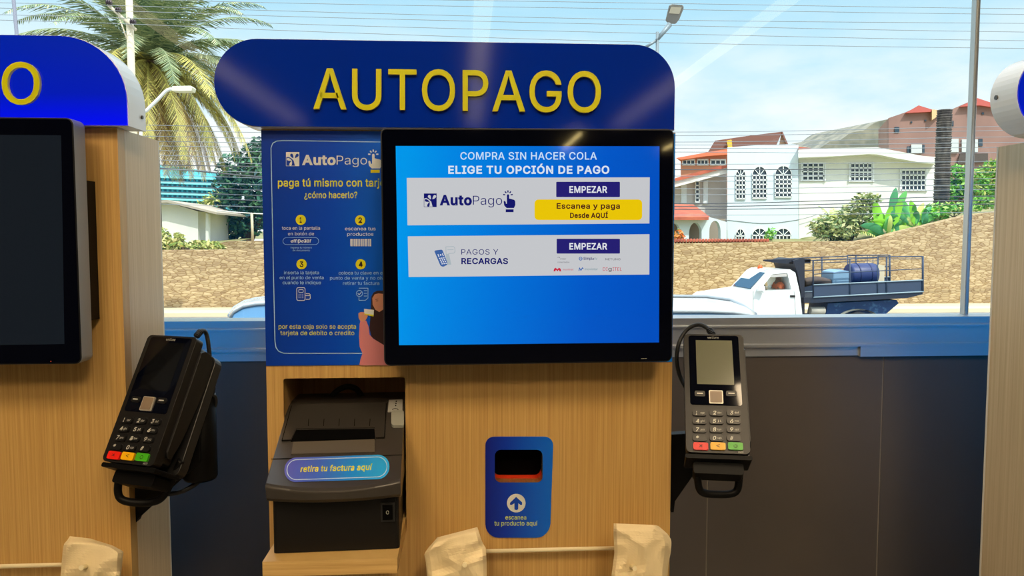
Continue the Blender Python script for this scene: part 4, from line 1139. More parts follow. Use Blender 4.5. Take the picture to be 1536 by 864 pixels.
lmon, ext, Rm = monitor('switched-off black monitor cut by the left edge of the picture', [(-322, 171), (113, 178), (119, 545), (-322, 551)], False)
bm = newbm()
q = [P(-300, 200, MF), P(92, 203, MF), P(97, 516, MF), P(-300, 522, MF)]
face(bm, [p + Vector((0, -0.0004, 0)) for p in q])
obj('screen', bm, mat('switched-off display', (26, 36, 54), rough=0.05, spec=0.6), lmon)
pr = Print(lambda px, py, l: P(px, py, MF - 0.0003) + Vector((0, -l, 0)), 0.00008)
pr.poly(disc(76.3, 542, 0.9, 8), 0, 1)
obj('power_light', pr.bm, mat('red power light', (120, 20, 10), emit=(180, 60, 20), estr=0.6), lmon)

# ------------------------------------------------------------------ scanner window plate
SY = PF - 0.0012
M_scan = grad_mat('scanner plate print', [(0, (0, 26, 134)), (0.3, (0, 48, 172)), (0.75, (0, 88, 206)), (1, (0, 100, 212))], 'X', -0.041, 0.041, rough=0.3)
pr = Print(lambda px, py, l: P(px, py, SY) + Vector((0, -l, 0)))
oc = P(779, 807, SY)
hole = rrect(742.2, 674.6, 814, 724, 9, 4)


def leanx(p):
    # the plate narrows a little towards its lower right corner
    return (p[0] - max(0.0, (p[1] - 690) / 117.0) * 5.0 * max(0.0, (p[0] - 780) / 50.0), p[1])


outl = [leanx(p) for p in rrect(728, 655, 829.8, 806.6, (13, 13, 22, 20), 6)]
plate(pr.bm, [outl, hole], lambda p: P(p[0], p[1], SY), lambda p: P(p[0], p[1], SY) + Vector((0, 0.001, 0)), 0)
pr.poly(disc(774.4, 754.6, 14.0, 26), 1, 1)
pr.poly([(774.2, 745.2), (783.2, 753.4), (783.0, 757.2), (781.2, 757.6), (777.4, 754.8), (777.2, 764), (774.4, 765), (771.6, 764), (771.6, 754.8), (767.4, 757.4), (764.8, 756.8), (765, 754)], 0, 2)
pr.text('escanea', 758, 779.2, 789.4, 6.6, 2, 1, bold=7)
pr.text('tu producto aquí', 741.5, 788.2, 806.2, 6.8, 2, 1, bold=7)
so = obj('scanner_plate', pr.bm, [M_scan, mat('pale print', (206, 210, 204), rough=0.35), mat('yellow green print', (190, 206, 70), rough=0.35)])
tag(so, 'blue scanner window plate with white arrow on the oak cabinet front', 'scanner')
origin(so, oc)

# ------------------------------------------------------------------ receipt printer on its shelf
PW, PD = 0.1435, 0.188
TH = math.radians(2.4)
pc = Vector(((P(406, 825, PRY).x + P(600.5, 825, PRY).x) / 2 - 0.0005, PRY, shelf_top + 0.0006))
MP = Matrix.Translation(pc) @ Matrix.Rotation(TH, 4, 'Z')
MPi = MP.inverted()
prn = thing('receipt_printer', 'black receipt printer standing on the oak shelf in the kiosk niche', 'printer', MP)
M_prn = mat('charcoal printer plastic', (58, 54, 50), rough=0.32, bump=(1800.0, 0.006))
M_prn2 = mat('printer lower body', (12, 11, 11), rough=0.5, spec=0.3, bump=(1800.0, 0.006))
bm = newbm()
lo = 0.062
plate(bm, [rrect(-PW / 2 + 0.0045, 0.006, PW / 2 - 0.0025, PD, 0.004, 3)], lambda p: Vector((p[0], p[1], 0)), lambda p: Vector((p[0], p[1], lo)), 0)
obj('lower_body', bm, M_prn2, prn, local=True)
ZS0, ZS1, YS1 = 0.0835, 0.1365, 0.135
nst = 17


def shell_profile(u):
    b = 0.011 * (1 - (2 * u - 1) ** 2)
    f = -0.008 - b
    return [(PD, lo - 0.004), (f + 0.016, lo - 0.004), (f + 0.008, lo - 0.001), (f + 0.004, lo + 0.003), (f, ZS0 + f * (ZS1 - ZS0) / YS1 - 0.003), (f + 0.0008, ZS0 + f * (ZS1 - ZS0) / YS1 - 0.0008),
            (f + 0.004, ZS0 + (f + 0.004) * (ZS1 - ZS0) / YS1 - 0.0001), (0.02, ZS0 + 0.02 * (ZS1 - ZS0) / YS1), (YS1, ZS1), (YS1 + 0.012, ZS1 + 0.0022), (PD, ZS1 + 0.0025)]


bm = newbm()
rows = []
for i in range(nst):
    u = i / (nst - 1)
    x = -PW / 2 + PW * u
    rows.append([bm.verts.new((x, y, z)) for y, z in shell_profile(u)])
for i in range(nst - 1):
    for k in range(len(rows[0]) - 1):
        f = bm.faces.new([rows[i][k], rows[i + 1][k], rows[i + 1][k + 1], rows[i][k + 1]])
    bm.faces.new([rows[i][-1], rows[i + 1][-1], rows[i + 1][0], rows[i][0]])
bm.faces.new(rows[0])
bm.faces.new(list(reversed(rows[-1])))
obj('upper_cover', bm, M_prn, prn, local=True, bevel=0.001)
# things on the sloping top are measured on its plane
sl_n = (MP.to_3x3() @ Vector((0, -(ZS1 - ZS0), YS1))).normalized()
sl_p = MP @ Vector((0, 0, ZS0))


def onslope(px, py, l=0.0):
    return MPi @ (onplane(px, py, sl_p, sl_n) + sl_n * l)


bm = newbm()
sl = lambda l: (lambda p: onslope(p[0], p[1], l))
slot_o = [(436, 662.8), (444.5, 645.4), (561.6, 643.8), (563, 660.4)]
lid_o = [(430, 610), (440, 609.4), (572, 606), (580.5, 606.5), (577, 657.8), (564, 658.6), (562.4, 642.6), (443.8, 644.4), (436.5, 661.6), (422.5, 662.2)]
plate(bm, [lid_o], sl(0.0016), sl(0.0002), 0)
for x0_ in (462, 485, 508, 531, 554):
    face(bm, [onslope(x0_, 641, 0.0019), onslope(x0_ + 0.9, 641, 0.0019), onslope(x0_ + 1.7, 630, 0.0019), onslope(x0_ + 0.8, 630, 0.0019)], 1)
obj('paper_lid', bm, [mat('paper lid plastic', (52, 49, 46), rough=0.3), M_dark], prn, local=True)
bm = newbm()
plate(bm, [slot_o], sl(0.0006), sl(0.0001), 0)
obj('paper_slot', bm, M_dark, prn, local=True)
bm = newbm()
plate(bm, [[(440.2, 664.6), (562, 660.6), (562, 679.4), (437, 682.6)]], sl(0.0018), sl(0.0001), 0)
obj('tear_plate', bm, mat('tear plate', (88, 82, 72), rough=0.32), prn, local=True)
bm = newbm()
for a, b in (((406.5, 688.9), (603.5, 682.8)),):
    d = 0.55
    face(bm, [onslope(a[0], a[1] - d, 0.0004), onslope(b[0], b[1] - d, 0.0004), onslope(b[0], b[1] + d, 0.0004), onslope(a[0], a[1] + d, 0.0004)])
prl = Print(lambda px, py, l: onslope(px, py, l + 0.0017))
prl.line([(437.5, 610.6), (423.2, 662.4), (436.5, 661.8)], 1.0, 0, 1)
obj('lid_seam', prl.bm, M_dark, prn, local=True)
prl = Print(lambda px, py, l: onslope(px, py, l + 0.0017))
prl.line([(579.6, 607.2), (576.6, 657.8), (564, 658.6)], 0.9, 0, 1)
obj('lid_seam', prl.bm, M_dark, prn, local=True)
obj('cover_seam', bm, M_dark, prn, local=True)
prl = Print(lambda px, py, l: onslope(px, py, l + 0.0004))
plate(prl.bm, [[(583.4, 600.8), (604, 600), (603.6, 618.2), (581.6, 618.6)]], sl(0.0010), sl(0.0001), 0)
for k, (x_, y_) in enumerate(((594.4, 603.6), (594, 606.8), (593.6, 610))):
    prl.poly(disc(x_, y_, 1.0, 8), 1, 8)
prl.line(disc(593, 616.4, 4.2, 14, 2.0)[7:] + [(597.2, 616.4)], 0.9, 1, 8)
obj('status_label', prl.bm, [mat('silver label', (176, 176, 170), rough=0.35), M_dark], prn, local=True)
bm = newbm()
plate(bm, [rrect(587, 619.6, 606, 642, (4, 3, 2, 4), 4)], sl(0.0042), sl(0.0001), 0)
obj('feed_button', bm, M_greyplastic, prn, local=True, bevel=0.0012)
shear = lambda pts: [(x_, y_ - 0.034 * (x_ - 505)) for x_, y_ in pts]
prl = Print(lambda px, py, l: onslope(px, py, l + 0.0004))
M_pill = grad_mat('printer sticker print', [(0, (84, 84, 190)), (0.35, (66, 104, 210)), (0.7, (24, 140, 230)), (1, (40, 170, 240))], 'X', -0.056, 0.050, rough=0.3)
prl.poly(shear(rrect(426.8, 684.8, 584, 721.6, 17.5, 9)), 0, 1)
prl.line(shear(rrect(430.6, 688.2, 580.4, 718.2, 14.5, 8)), 1.1, 1, 2, True)
prl.text('retira tu factura aquí', 450.6, 708.6, 559, 8.6, 2, 2, bold=18, slant=0.18, drop=-0.03)
obj('sticker', prl.bm, [M_pill, mat('pale sticker line', (190, 214, 234), rough=0.3), mat('sticker yellow', (226, 220, 30), rough=0.3)], prn, local=True)
bm = newbm()
fz = lambda px, py: MPi @ P(px, py, PRY + 0.0055)
a, b = fz(571, 755), fz(592, 782.5)
box(bm, (a.x, 0.0030, b.z), (b.x, 0.0062, a.z), 0)
box(bm, (a.x + 0.002, 0.0008, b.z + 0.003), (b.x - 0.002, 0.0032, a.z - 0.002), 1)
g = Vector(((a.x + b.x) / 2, 0.0006, (a.z + b.z) / 2 + 0.001))
ringp = [(g.x + 0.0017 * math.cos(t * math.pi / 8), g.z + 0.0023 * math.sin(t * math.pi / 8)) for t in range(16)]
ringi = [(g.x + 0.0010 * math.cos(t * math.pi / 8), g.z + 0.0015 * math.sin(t * math.pi / 8)) for t in range(16)]
plate(bm, [ringp, ringi], lambda p: Vector((p[0], 0.0006, p[1])), None, 2)
obj('power_switch', bm, [M_black2, M_dark, M_greyplastic], prn, local=True)
bm = newbm()
kp = [MPi @ P(x_, y_, Y_) for x_, y_, Y_ in ((497, 597, 1.0), (506, 586, 1.005), (520, 580, 1.01), (534, 583, 1.01), (543, 597, 1.0))]
kp[0].z = kp[-1].z = ZS1 + 0.001
tube(bm, spline(kp, 5), 0.0038)
obj('cable', bm, M_rubber, prn, local=True)

# ------------------------------------------------------------------ payment terminals
TW, TL = 0.0735, 0.155


def pose(p, yaw, pitch, roll):
    B = Matrix(((1, 0, 0), (0, 0, -1), (0, 1, 0)))
    R = Matrix.Rotation(math.radians(yaw), 3, 'Z') @ B @ Matrix.Rotation(math.radians(pitch), 3, 'X') @ Matrix.Rotation(math.radians(roll), 3, 'Z')
    return Matrix.Translation(Vector(p)) @ R.to_4x4()


MR = pose((0.3044, 0.9124, 1.2616), -13.9, -33.0, 0.7)
ML = pose((-0.3668, 0.9099, 1.2631), -22.2, -29.2, 0.0)
MRi = MR.inverted()


def tl(px, py):
    p = MRi @ onplane(px, py, MR.translation, MR.to_3x3() @ Vector((0, 0, 1)))
    return (p.x, p.y)


def zmap(z):
    return lambda p: Vector((p[0], p[1], z))


def tbox(px0, py0, px1, py1):
    a, b = tl(px0, (py0 + py1) / 2), tl(px1, (py0 + py1) / 2)
    c, d = tl((px0 + px1) / 2, py0), tl((px0 + px1) / 2, py1)
    return a[0], d[1], b[0], c[1]


M_term = mat('charcoal terminal case', (25, 24, 24), rough=0.38, spec=0.4)
M_termside = mat('terminal side grip', (20, 20, 21), rough=0.42)
M_key = mat('black rubber key', (20, 20, 21), rough=0.35)
M_keytxt = mat('white key print', (205, 205, 195), rough=0.4)
M_lcd = mat('unlit reflective display', (112, 114, 96), rough=0.14, spec=0.5)  # pale grey base stands in for the ceiling's reflection


def payment_terminal(M, label):
    t = thing('payment_terminal', label, 'card terminal', M, 'card terminals beside the kiosks')
    bm = newbm()
    plate(bm, [rrect(-TW / 2, -TL / 2, TW / 2, TL / 2, 0.006, 5)], zmap(0), zmap(-0.013), 0)
    obj('case', bm, M_term, t, local=True, bevel=0.0022, seg=3)
    bm = newbm()
    plate(bm, [rrect(-TW / 2 + 0.004, -TL / 2 + 0.004, TW / 2 - 0.004, TL / 2 - 0.006, 0.008, 5)], zmap(-0.0128), zmap(-0.030), 0)
    obj('rear_case', bm, M_termside, t, local=True, bevel=0.004, seg=3)
    bm = newbm()
    prof_ = spline([(0.062, -0.012), (0.066, -0.020), (0.060, -0.034), (0.030, -0.037), (-0.030, -0.030), (-0.060, -0.022), (-0.064, -0.016), (-0.058, -0.012)], 4)
    plate(bm, [[(p.x, p.y) for p in [Vector((q_[0], q_[1], 0)) for q_ in prof_]]], lambda p: Vector((TW / 2 - 0.003, p[0], p[1])), lambda p: Vector((TW / 2 + 0.0028, p[0], p[1])), 0)
    obj('card_reader', bm, M_term, t, local=True, bevel=0.0018, seg=3)
    bm = newbm()
    x0, y0, x1, y1 = tbox(1036.5, 504, 1110, 608)
    plate(bm, [rrect(-0.0305, y0, 0.0305, y1, 0.003, 4)], zmap(0.0007), zmap(-0.002), 0)
    prt = Print(lambda px, py, l: Vector((*tl(px, py), 0.0008 + l)), 0.0001)
    obj('display_glass', bm, M_glossblack, t, local=True)
    bm = newbm()
    x0, y0, x1, y1 = tbox(1044.5, 511, 1099.5, 577)
    plate(bm, [[(x0, y0), (x1, y0), (x1, y1), (x0, y1)]], zmap(0.0009), None, 0)
    obj('display', bm, M_lcd, t, local=True)
    prt.text('verifone', 1061, 508.4, 1078, 3.4, 0, 1, bold=6)
    obj('maker_mark', prt.bm, mat('silver print', (150, 150, 142), rough=0.35), t, local=True)
    bm = newbm()
    x0, y0, x1, y1 = tbox(1063.5, 586.5, 1084.4, 606)
    plate(bm, [rrect(x0, y0, x1, y1, 0.0012, 3)], zmap(0.0022), zmap(-0.001), 0)
    plate(bm, [rrect(x0 + 0.0012, y0 + 0.0012, x1 - 0.0012, y1 - 0.0012, 0.001, 3)], zmap(0.0026), zmap(0.0020), 1)
    obj('navigation_key', bm, [mat('silver key', (196, 190, 178), rough=0.3, metal=0.5), mat('brown grey key', (134, 116, 98), rough=0.35)], t, local=True)
    for a, b in ((1042, 1057.5), (1089, 1105)):
        bm = newbm()
        x0, y0, x1, y1 = tbox(a, 587, b, 595)
        plate(bm, [rrect(x0, y0, x1, y1, 0.002, 3)], zmap(0.0020), zmap(-0.001), 0)
        plate(bm, [rrect(x0 + 0.0026, (y0 + y1) / 2 - 0.0006, x1 - 0.0026, (y0 + y1) / 2 + 0.0008, 0.0003, 2)], zmap(0.0022), None, 1)
        obj('soft_key', bm, [M_key, M_keytxt], t, local=True)
    prt = Print(lambda px, py, l: Vector((*tl(px, py), 0.0026 + l)), 0.00015)
    bm = prt.bm
    sub = (('1', 'qz'), ('2', 'abc'), ('3', 'def'), ('4', 'ghi'), ('5', 'jl'), ('6', 'mno'), ('7', 'prs'), ('8', 'tuv'), ('9', 'xyz'), ('*', ''), ('0', 'sp'), ('#', ''))
    for k, (dg, sb) in enumerate(sub):
        cx, cy = (1049.2, 1074.6, 1100.4)[k % 3], (620, 632.3, 645, 657.8)[k // 3]
        x0, y0, x1, y1 = tbox(cx - 10.4, cy - 4.5, cx + 10.4, cy + 4.5)
        plate(bm, [rrect(x0, y0, x1, y1, 0.0026, 4)], zmap(0.0026), zmap(-0.001), 1)
        prt.text(dg, cx - 5.6, cy + 2.9, cx - (3.6 if dg == '1' else 0.6), 5.4 if dg != '*' else 6, 0, 1, bold=18, slant=0.15)
        if sb:
            prt.text(sb.upper() if False else sb, cx + 1.2, cy + 1.6, cx + 7.4, 3.0, 0, 1)
    obj('keypad', bm, [M_keytxt, M_key], t, local=True)
    for cx, c, nm, gl in ((1051, (232, 34, 22), 'red', '×'), (1076.8, (240, 180, 10), 'yellow', '<'), (1103, (70, 176, 30), 'green', 'o')):
        prt = Print(lambda px, py, l: Vector((*tl(px, py), 0.0028 + l)), 0.00015)
        x0, y0, x1, y1 = tbox(cx - 11.2, 664.6, cx + 11.2, 675.6)
        plate(prt.bm, [rrect(x0, y0, x1, y1, 0.0016, 4)], zmap(0.0028), zmap(-0.001), 0)
        if gl != 'o':
            prt.text(gl, cx - 2.6, 672.2, cx + 2.6, 6.4, 1, 1, bold=4)
        else:
            prt.line(disc(cx, 670.4, 2.6, 12, 2.2)[-4:] + disc(cx, 670.4, 2.6, 12, 2.2)[:8], 0.8, 1, 1)
        kk = obj('function_key', prt.bm, [mat(nm + ' key', c, rough=0.35), mat('dark key print', (40, 30, 20), rough=0.5)], t, local=True)
        kk['label'] = nm + ' key'
    prt = Print(lambda px, py, l: Vector((*tl(px, py), 0.0003 + l)), 0.0001)
    prt.text('V820', 1107, 679.6, 1115, 2.8, 0, 1)
    obj('model_mark', prt.bm, M_keytxt, t, local=True)
    return t


tr_ = payment_terminal(MR, 'black card terminal on its mount right of the oak kiosk, display pale grey')
tl_ = payment_terminal(ML, 'tilted black card terminal in front of the left kiosk side, display dark')
for ch in tl_.children:
    if ch.name.startswith('display') and 'glass' not in ch.name:
        ch.data.materials[0] = mat('dark unlit display', (16, 17, 20), rough=0.10)  # same display, base darkened to stand in for a dark reflection


def at_local(M, px, py, z):
    """local point of a terminal frame that the photo shows at (px, py) on the plane z above the face"""
    n = M.to_3x3() @ Vector((0, 0, 1))
    return M.inverted() @ onplane(px, py, M.translation + n * z, n)


def cable(t, pts, name='cable', r=0.0027):
    bm = newbm()
    tube(bm, spline([P(*p) for p in pts], 7), r)
    for k in range(4):
        a = P(*pts[0]).lerp(P(*pts[1]), 0.12 + 0.2 * k)
        b = P(*pts[0]).lerp(P(*pts[1]), 0.2 + 0.2 * k)
        tube(bm, [a, b], r * 1.55)
    obj(name, bm, M_rubber, t)


ztop_r = MR @ Vector((0, TL / 2, -0.012))
ztop_l = ML @ Vector((0, TL / 2, -0.012))
cable(tr_, [(1070, 503, ztop_r.y), (1062, 493, ztop_r.y + 0.012), (1048, 487, 0.985), (1031, 494, 0.99), (1019, 513, 0.985), (1015, 538, 0.98), (1019, 562, 0.975), (1028, 580, 0.96)])
cable(tl_, [(294, 505, ztop_l.y + 0.004), (302, 496, ztop_l.y + 0.014), (309, 500, 0.985), (313, 520, 0.985), (314, 545, 0.985), (306, 575, 0.98)])
M_mount = mat('matt black mount', (8, 8, 9), rough=0.5, spec=0.15)


def terminal_mount(M, label, side_x, gusset, post, foot_z, loop):
    t = thing('terminal_mount', label, 'mount', (side_x, 0.955, foot_z), 'swivel mounts of the card terminals')
    W2 = TW / 2
    bm = newbm()
    plate(bm, [rrect(-W2 + 0.002, -TL / 2 - 0.004, W2 + 0.004, 0.068, 0.012, 5)], lambda p: M @ Vector((p[0], p[1], -0.0385)), lambda p: M @ Vector((p[0], p[1], -0.052)), 0)
    obj('cradle', bm, M_black2, t, bevel=0.001)
    bm = newbm()
    plate(bm, [rrect(-W2 - 0.001, -TL / 2 - 0.006, W2 + 0.002, -TL / 2 - 0.0008, 0.002, 4)], lambda p: M @ Vector((p[0], p[1], -0.003)), lambda p: M @ Vector((p[0], p[1], -0.045)), 0)
    plate(bm, [rrect(-W2 + 0.009, -TL / 2 - 0.020, W2 - 0.007, -TL / 2 - 0.006, 0.003, 4)], lambda p: M @ Vector((p[0], p[1], -0.016)), lambda p: M @ Vector((p[0], p[1], -0.045)), 0)
    obj('bottom_lip', bm, M_mount, t, bevel=0.0015)
    bm = newbm()
    hy = (M @ Vector((0, -TL / 2 - 0.006, -0.034))).y
    tube(bm, spline([P(x_, y_, hy) for x_, y_ in loop], 6), 0.0046, n=10)
    obj('handle', bm, M_mount, t)
    bm = newbm()
    plate(bm, [[tuple(P(px, py, 0.945).xz) for px, py in gusset]], lambda p: Vector((p[0], 0.945, p[1])), lambda p: Vector((p[0], 0.960, p[1])), 0)
    obj('gusset', bm, M_mount, t, bevel=0.001)
    bm = newbm()
    (ax, ay), (bx, by), r = post
    a, b = P(ax, ay, 0.968), P(bx, by, 0.968)
    tube(bm, [(a.x, 0.968, a.z), (a.x, 0.968, b.z + 0.004), (a.x, 0.968, b.z)], [r, r, r * 0.9], n=20)
    obj('post', bm, M_mount, t)
    bm = newbm()
    k0 = Vector((a.x, 0.968, a.z))
    k1 = M @ Vector((0.006, -0.01, -0.044))
    tube(bm, [k0 + Vector((0, 0, -0.01)), k0 + Vector((0, -0.004, 0.012)), k1], 0.012, n=12)
    ball(bm, k0 + Vector((0.008, -0.004, 0.008)), 0.015)
    obj('swivel_knob', bm, M_black2, t)
    return t


mr_ = terminal_mount(MR, 'black swivel mount with loop handle on the right side of the oak kiosk', P(1007, 700, 0.955).x,
                     [(1006.5, 652), (1036, 650), (1056, 676), (1050, 700), (1034, 722), (1013, 752), (1011, 769), (1006.5, 769)], ((1068, 600), (1068, 690), 0.019), P(1006, 769, 0.95).z, [(1043, 688), (1046, 715), (1049, 733), (1058, 740), (1077, 741.5), (1097, 740.5), (1106, 734), (1109, 715), (1112, 690)])
ml_ = terminal_mount(ML, 'black swivel mount with loop handle on the left kiosk side', P(190, 700, 0.955).x,
                     [(191.5, 720), (191.5, 786), (203, 786), (206, 779), (300, 694), (300, 640), (240, 640)], ((297, 592), (297, 718), 0.021), P(190, 786, 0.95).z, [(184, 690), (179, 715), (177, 738), (184, 750), (205, 754), (228, 753), (243, 746), (254, 728), (272, 690)])
cable(ml_, [(318, 612, 0.965), (309, 596, 0.96), (322, 594, 0.965), (323, 608, 0.97), (313, 618, 0.975)], r=0.0022)
cable(ml_, [(318, 700, 0.972), (296, 724, 0.965), (270, 738, 0.955), (240, 742, 0.95)], r=0.003)

# ------------------------------------------------------------------ bundles of paper bags on the rail hooks
M_bag = mat('cream paper bag', (242, 224, 182), rough=0.6, var=(9.0, (232, 212, 166), (1, 1, 1), 0.4, 0.65))


def bag_bundle(L, R, label, seed, fan):
    """L, R: outline points down the left and the right edge; fan: sheets fanned out towards one side"""
    rr = random.Random(seed)
    t0 = P((L[0][0] + R[0][0]) / 2, (L[0][1] + R[0][1]) / 2, BY)
    bm = newbm()
    nu, nv = 16, 26

    def edge(pts, v):
        f = v * (len(pts) - 1)
        i = min(int(f), len(pts) - 2)
        return Vector(pts[i]).lerp(Vector(pts[i + 1]), f - i)
    for s in range(7):
        off = s / 6.0
        front = []
        for j in range(nv + 1):
            v = j / nv
            a, b = edge(L, v), edge(R, v)
            row = []
            for i in range(nu + 1):
                u = i / nu
                q_ = a.lerp(b, u)
                top = math.sin(math.pi * u) * 0.0
                px = q_.x + fan[0] * off * 9 * (0.6 + 0.4 * math.sin(v * 9 + s * 1.9)) + 0.15 * math.sin(s * 3 + v * 14)
                py = q_.y + fan[1] * off * (7 * max(0.0, 1 - v * 5) + 1.5)
                nz = (0.0 if s == 0 else 1.0) * 0.002 * math.sin(s * 2.3 + px * 0.05) + noise.noise(Vector((px * 0.020, py * 0.016, seed + s * 0.21))) * 0.007 + abs(noise.noise(Vector((px * 0.022 + py * 0.030, py * 0.020 - px * 0.016, seed + 7 + s * 0.5)))) * 0.009
                edge_roll = 0.010 * (max(0, 0.14 - v) / 0.14) ** 2 + 0.006 * (max(0, abs(2 * u - 1) - 0.8) / 0.2) ** 2
                row.append(bm.verts.new(P(px, py, BY + s * 0.0056 + nz + edge_roll)))
            front.append(row)
        for j in range(nv):
            for i in range(nu):
                bm.faces.new([front[j][i], front[j + 1][i], front[j + 1][i + 1], front[j][i + 1]])
    o = obj('paper_bag_bundle', bm, M_bag)
    md = o.modifiers.new('paper', 'SOLIDIFY')
    md.thickness = 0.0005
    tag(o, label, 'bag bundle', 'bundles of paper bags on the kiosk rails')
    origin(o, t0)
    return o


bag_bundle([(656, 806), (645, 819), (638.5, 830), (641, 848), (643, 872), (646, 930), (652, 990)], [(716, 790.5), (719, 800), (723, 812), (728.5, 822), (730, 845), (731, 900), (726, 990)],
           'cream bag bundle on the rail below the printer side of the scanner plate', 3, (-0.25, 0.6))
bag_bundle([(920.5, 785), (920, 800), (921, 815), (921.5, 830), (919, 848), (916, 872), (912, 930), (914, 990)], [(984, 787.5), (997, 799), (1002, 810), (1003, 822), (1001, 835), (998.5, 855), (997, 900), (990, 990)],
           'cream bag bundle on the rail at the right edge of the oak kiosk', 5, (0.55, 0.2))
bag_bundle([(104, 808.5), (95, 818), (93.5, 835), (92, 848), (90, 872), (86, 930), (88, 990)], [(135, 812), (168, 820), (182.5, 828), (181, 845), (179, 872), (176, 930), (170, 990)],
           'cream bag bundle on the rail of the left kiosk', 8, (0.35, -0.5))

# ================================================================== outside the window
def gz(Y):
    """height of the street surface"""
    if Y < 6:
        return -0.34
    if Y < 15:
        return -0.34 - 0.58 * (Y - 6) / 9
    return -0.92


M_asph = mat('asphalt', (150, 146, 138), rough=0.9, var=(1.5, (126, 124, 120), (1, 1, 1), 0.35, 0.7))
bm = newbm()
ys = [YW + 0.15, 4, 6, 8, 10, 12, 15, 19, 23.2]
for a, b in zip(ys[:-1], ys[1:]):
    face(bm, [(-40, a, gz(a)), (50, a, gz(a)), (50, b, gz(b)), (-40, b, gz(b))])
struct('street', bm, M_asph)
bm = newbm()
box(bm, (-40, 23.2, -1.1), (50, 25.4, -0.80))
struct('sidewalk', bm, mat('pale concrete', (226, 212, 176), rough=0.9))

M_stone = mat('rubble stone', (190, 166, 128), rough=0.9)
nt = M_stone.node_tree
N, L = nt.nodes.new, nt.links.new
tc = N('ShaderNodeTexCoord')
mp = N('ShaderNodeMapping')
mp.inputs['Scale'].default_value = (5.4, 5.4, 16.0)
L(tc.outputs['Object'], mp.inputs[0])
nz = N('ShaderNodeTexNoise')
nz.inputs['Scale'].default_value = 1.2
L(mp.outputs[0], nz.inputs['Vector'])
mx = N('ShaderNodeMix')
mx.data_type = 'RGBA'
mx.inputs[0].default_value = 0.16
L(mp.outputs[0], mx.inputs[6])
L(nz.outputs['Color'], mx.inputs[7])
v1 = N('ShaderNodeTexVoronoi')
v1.inputs['Scale'].default_value = 1.0
v1.feature = 'DISTANCE_TO_EDGE'
v2 = N('ShaderNodeTexVoronoi')
v2.inputs['Scale'].default_value = 1.0
for v in (v1, v2):
    L(mx.outputs[2], v.inputs['Vector'])
sx = N('ShaderNodeSeparateColor')
L(v2.outputs['Color'], sx.inputs[0])
cr = N('ShaderNodeValToRGB')
cr.color_ramp.elements[0].color = lin((164, 138, 102))
cr.color_ramp.elements[1].color = lin((206, 182, 142))
k = cr.color_ramp.elements.new(0.5)
k.color = lin((186, 162, 122))
L(sx.outputs[0], cr.inputs[0])
er = N('ShaderNodeValToRGB')
er.color_ramp.elements[0].position = 0.02
er.color_ramp.elements[0].color = lin((206, 194, 170))
er.color_ramp.elements[1].position = 0.12
er.color_ramp.elements[1].color = (1, 1, 1, 1)
L(v1.outputs['Distance'], er.inputs[0])
ml = N('ShaderNodeMix')
ml.data_type = 'RGBA'
ml.blend_type = 'MULTIPLY'
ml.inputs[0].default_value = 1.0
L(cr.outputs[0], ml.inputs[6])
L(er.outputs[0], ml.inputs[7])
L(ml.outputs[2], nt.nodes['Principled BSDF'].inputs['Base Color'])
bp = N('ShaderNodeBump')
bp.inputs['Strength'].default_value = 0.5
bp.inputs['Distance'].default_value = 0.03
L(v1.outputs['Distance'], bp.inputs['Height'])
L(bp.outputs[0], nt.nodes['Principled BSDF'].inputs['Normal'])

WY = 25.0
top = [(-300, 377), (100, 376), (240, 375.5), (400, 374), (600, 370), (1000, 365.5), (1150, 362.5), (1290, 361.5), (1320, 357), (1346, 349), (1394, 337), (1453, 323), (1492, 317.5), (1620, 300), (1850, 292)]
bm = newbm()
pts = [tuple(P(x, y, WY).xz) for x, y in top]
pts = [(p[0], p[1] + rnd.uniform(-0.01, 0.01)) for p in pts]
pts += [(pts[-1][0], -1.1), (pts[0][0], -1.1)]
plate(bm, [pts], lambda p: Vector((p[0], WY, p[1])), lambda p: Vector((p[0], WY + 0.5, p[1])), 0)
struct('stone_wall', bm, M_stone)

# garden ground behind the stone wall, rising to the right
M_soil = mat('dry garden soil', (150, 142, 96), rough=0.95, var=(0.8, (112, 120, 66), (1, 1, 1), 0.4, 0.65))
bm = newbm()
gx = [p[0] for p in pts[:-2]]
gzv = [p[1] for p in pts[:-2]]
for i in range(len(gx) - 1):
    face(bm, [(gx[i], WY + 0.5, gzv[i] - 0.12), (gx[i + 1], WY + 0.5, gzv[i + 1] - 0.12), (gx[i + 1] * 1.3, 48, gzv[i + 1] + 0.4), (gx[i] * 1.3, 48, gzv[i] + 0.1)])
face(bm, [(-90, 48, 0.9), (110, 48, 2.0), (260, 190, 4.0), (-220, 190, 2.0)])
struct('garden_ground', bm, M_soil)
# wooded hill behind the houses on the right
bm = newbm()
hill = [(1150, 270)] + [(x_, 236 - (x_ - 1190) * 0.40 - 8 * noise.noise(Vector((x_ * 0.045, 2.7, 0))) + rnd.uniform(-1.2, 1.2)) for x_ in range(1190, 1350, 5)] + [(1400, 176), (1600, 166), (1600, 300), (1150, 300)]
plate(bm, [[tuple(P(x, y, 120).xz) for x, y in hill]], lambda p: Vector((p[0], 120, p[1])), lambda p: Vector((p[0] * 1.05, 150, p[1] * (1.1 if p[1] > 8 else 1))), 0)
struct('hillside', bm, mat('dry hillside scrub', (150, 146, 130), rough=0.95, var=(0.35, (112, 114, 104), (1, 1, 1), 0.4, 0.6), bump=(0.8, 0.6)))


# ------------------------------------------------------------------ buildings
SKEW = [0.0]


def px_block(bm, pts, Y, depth, mi=0, ms=None):
    plate(bm, [pts], lambda p: P(p[0], p[1], Y), lambda p: P(p[0], p[1], Y) + Vector((depth * SKEW[0], depth, 0)), mi, ms)


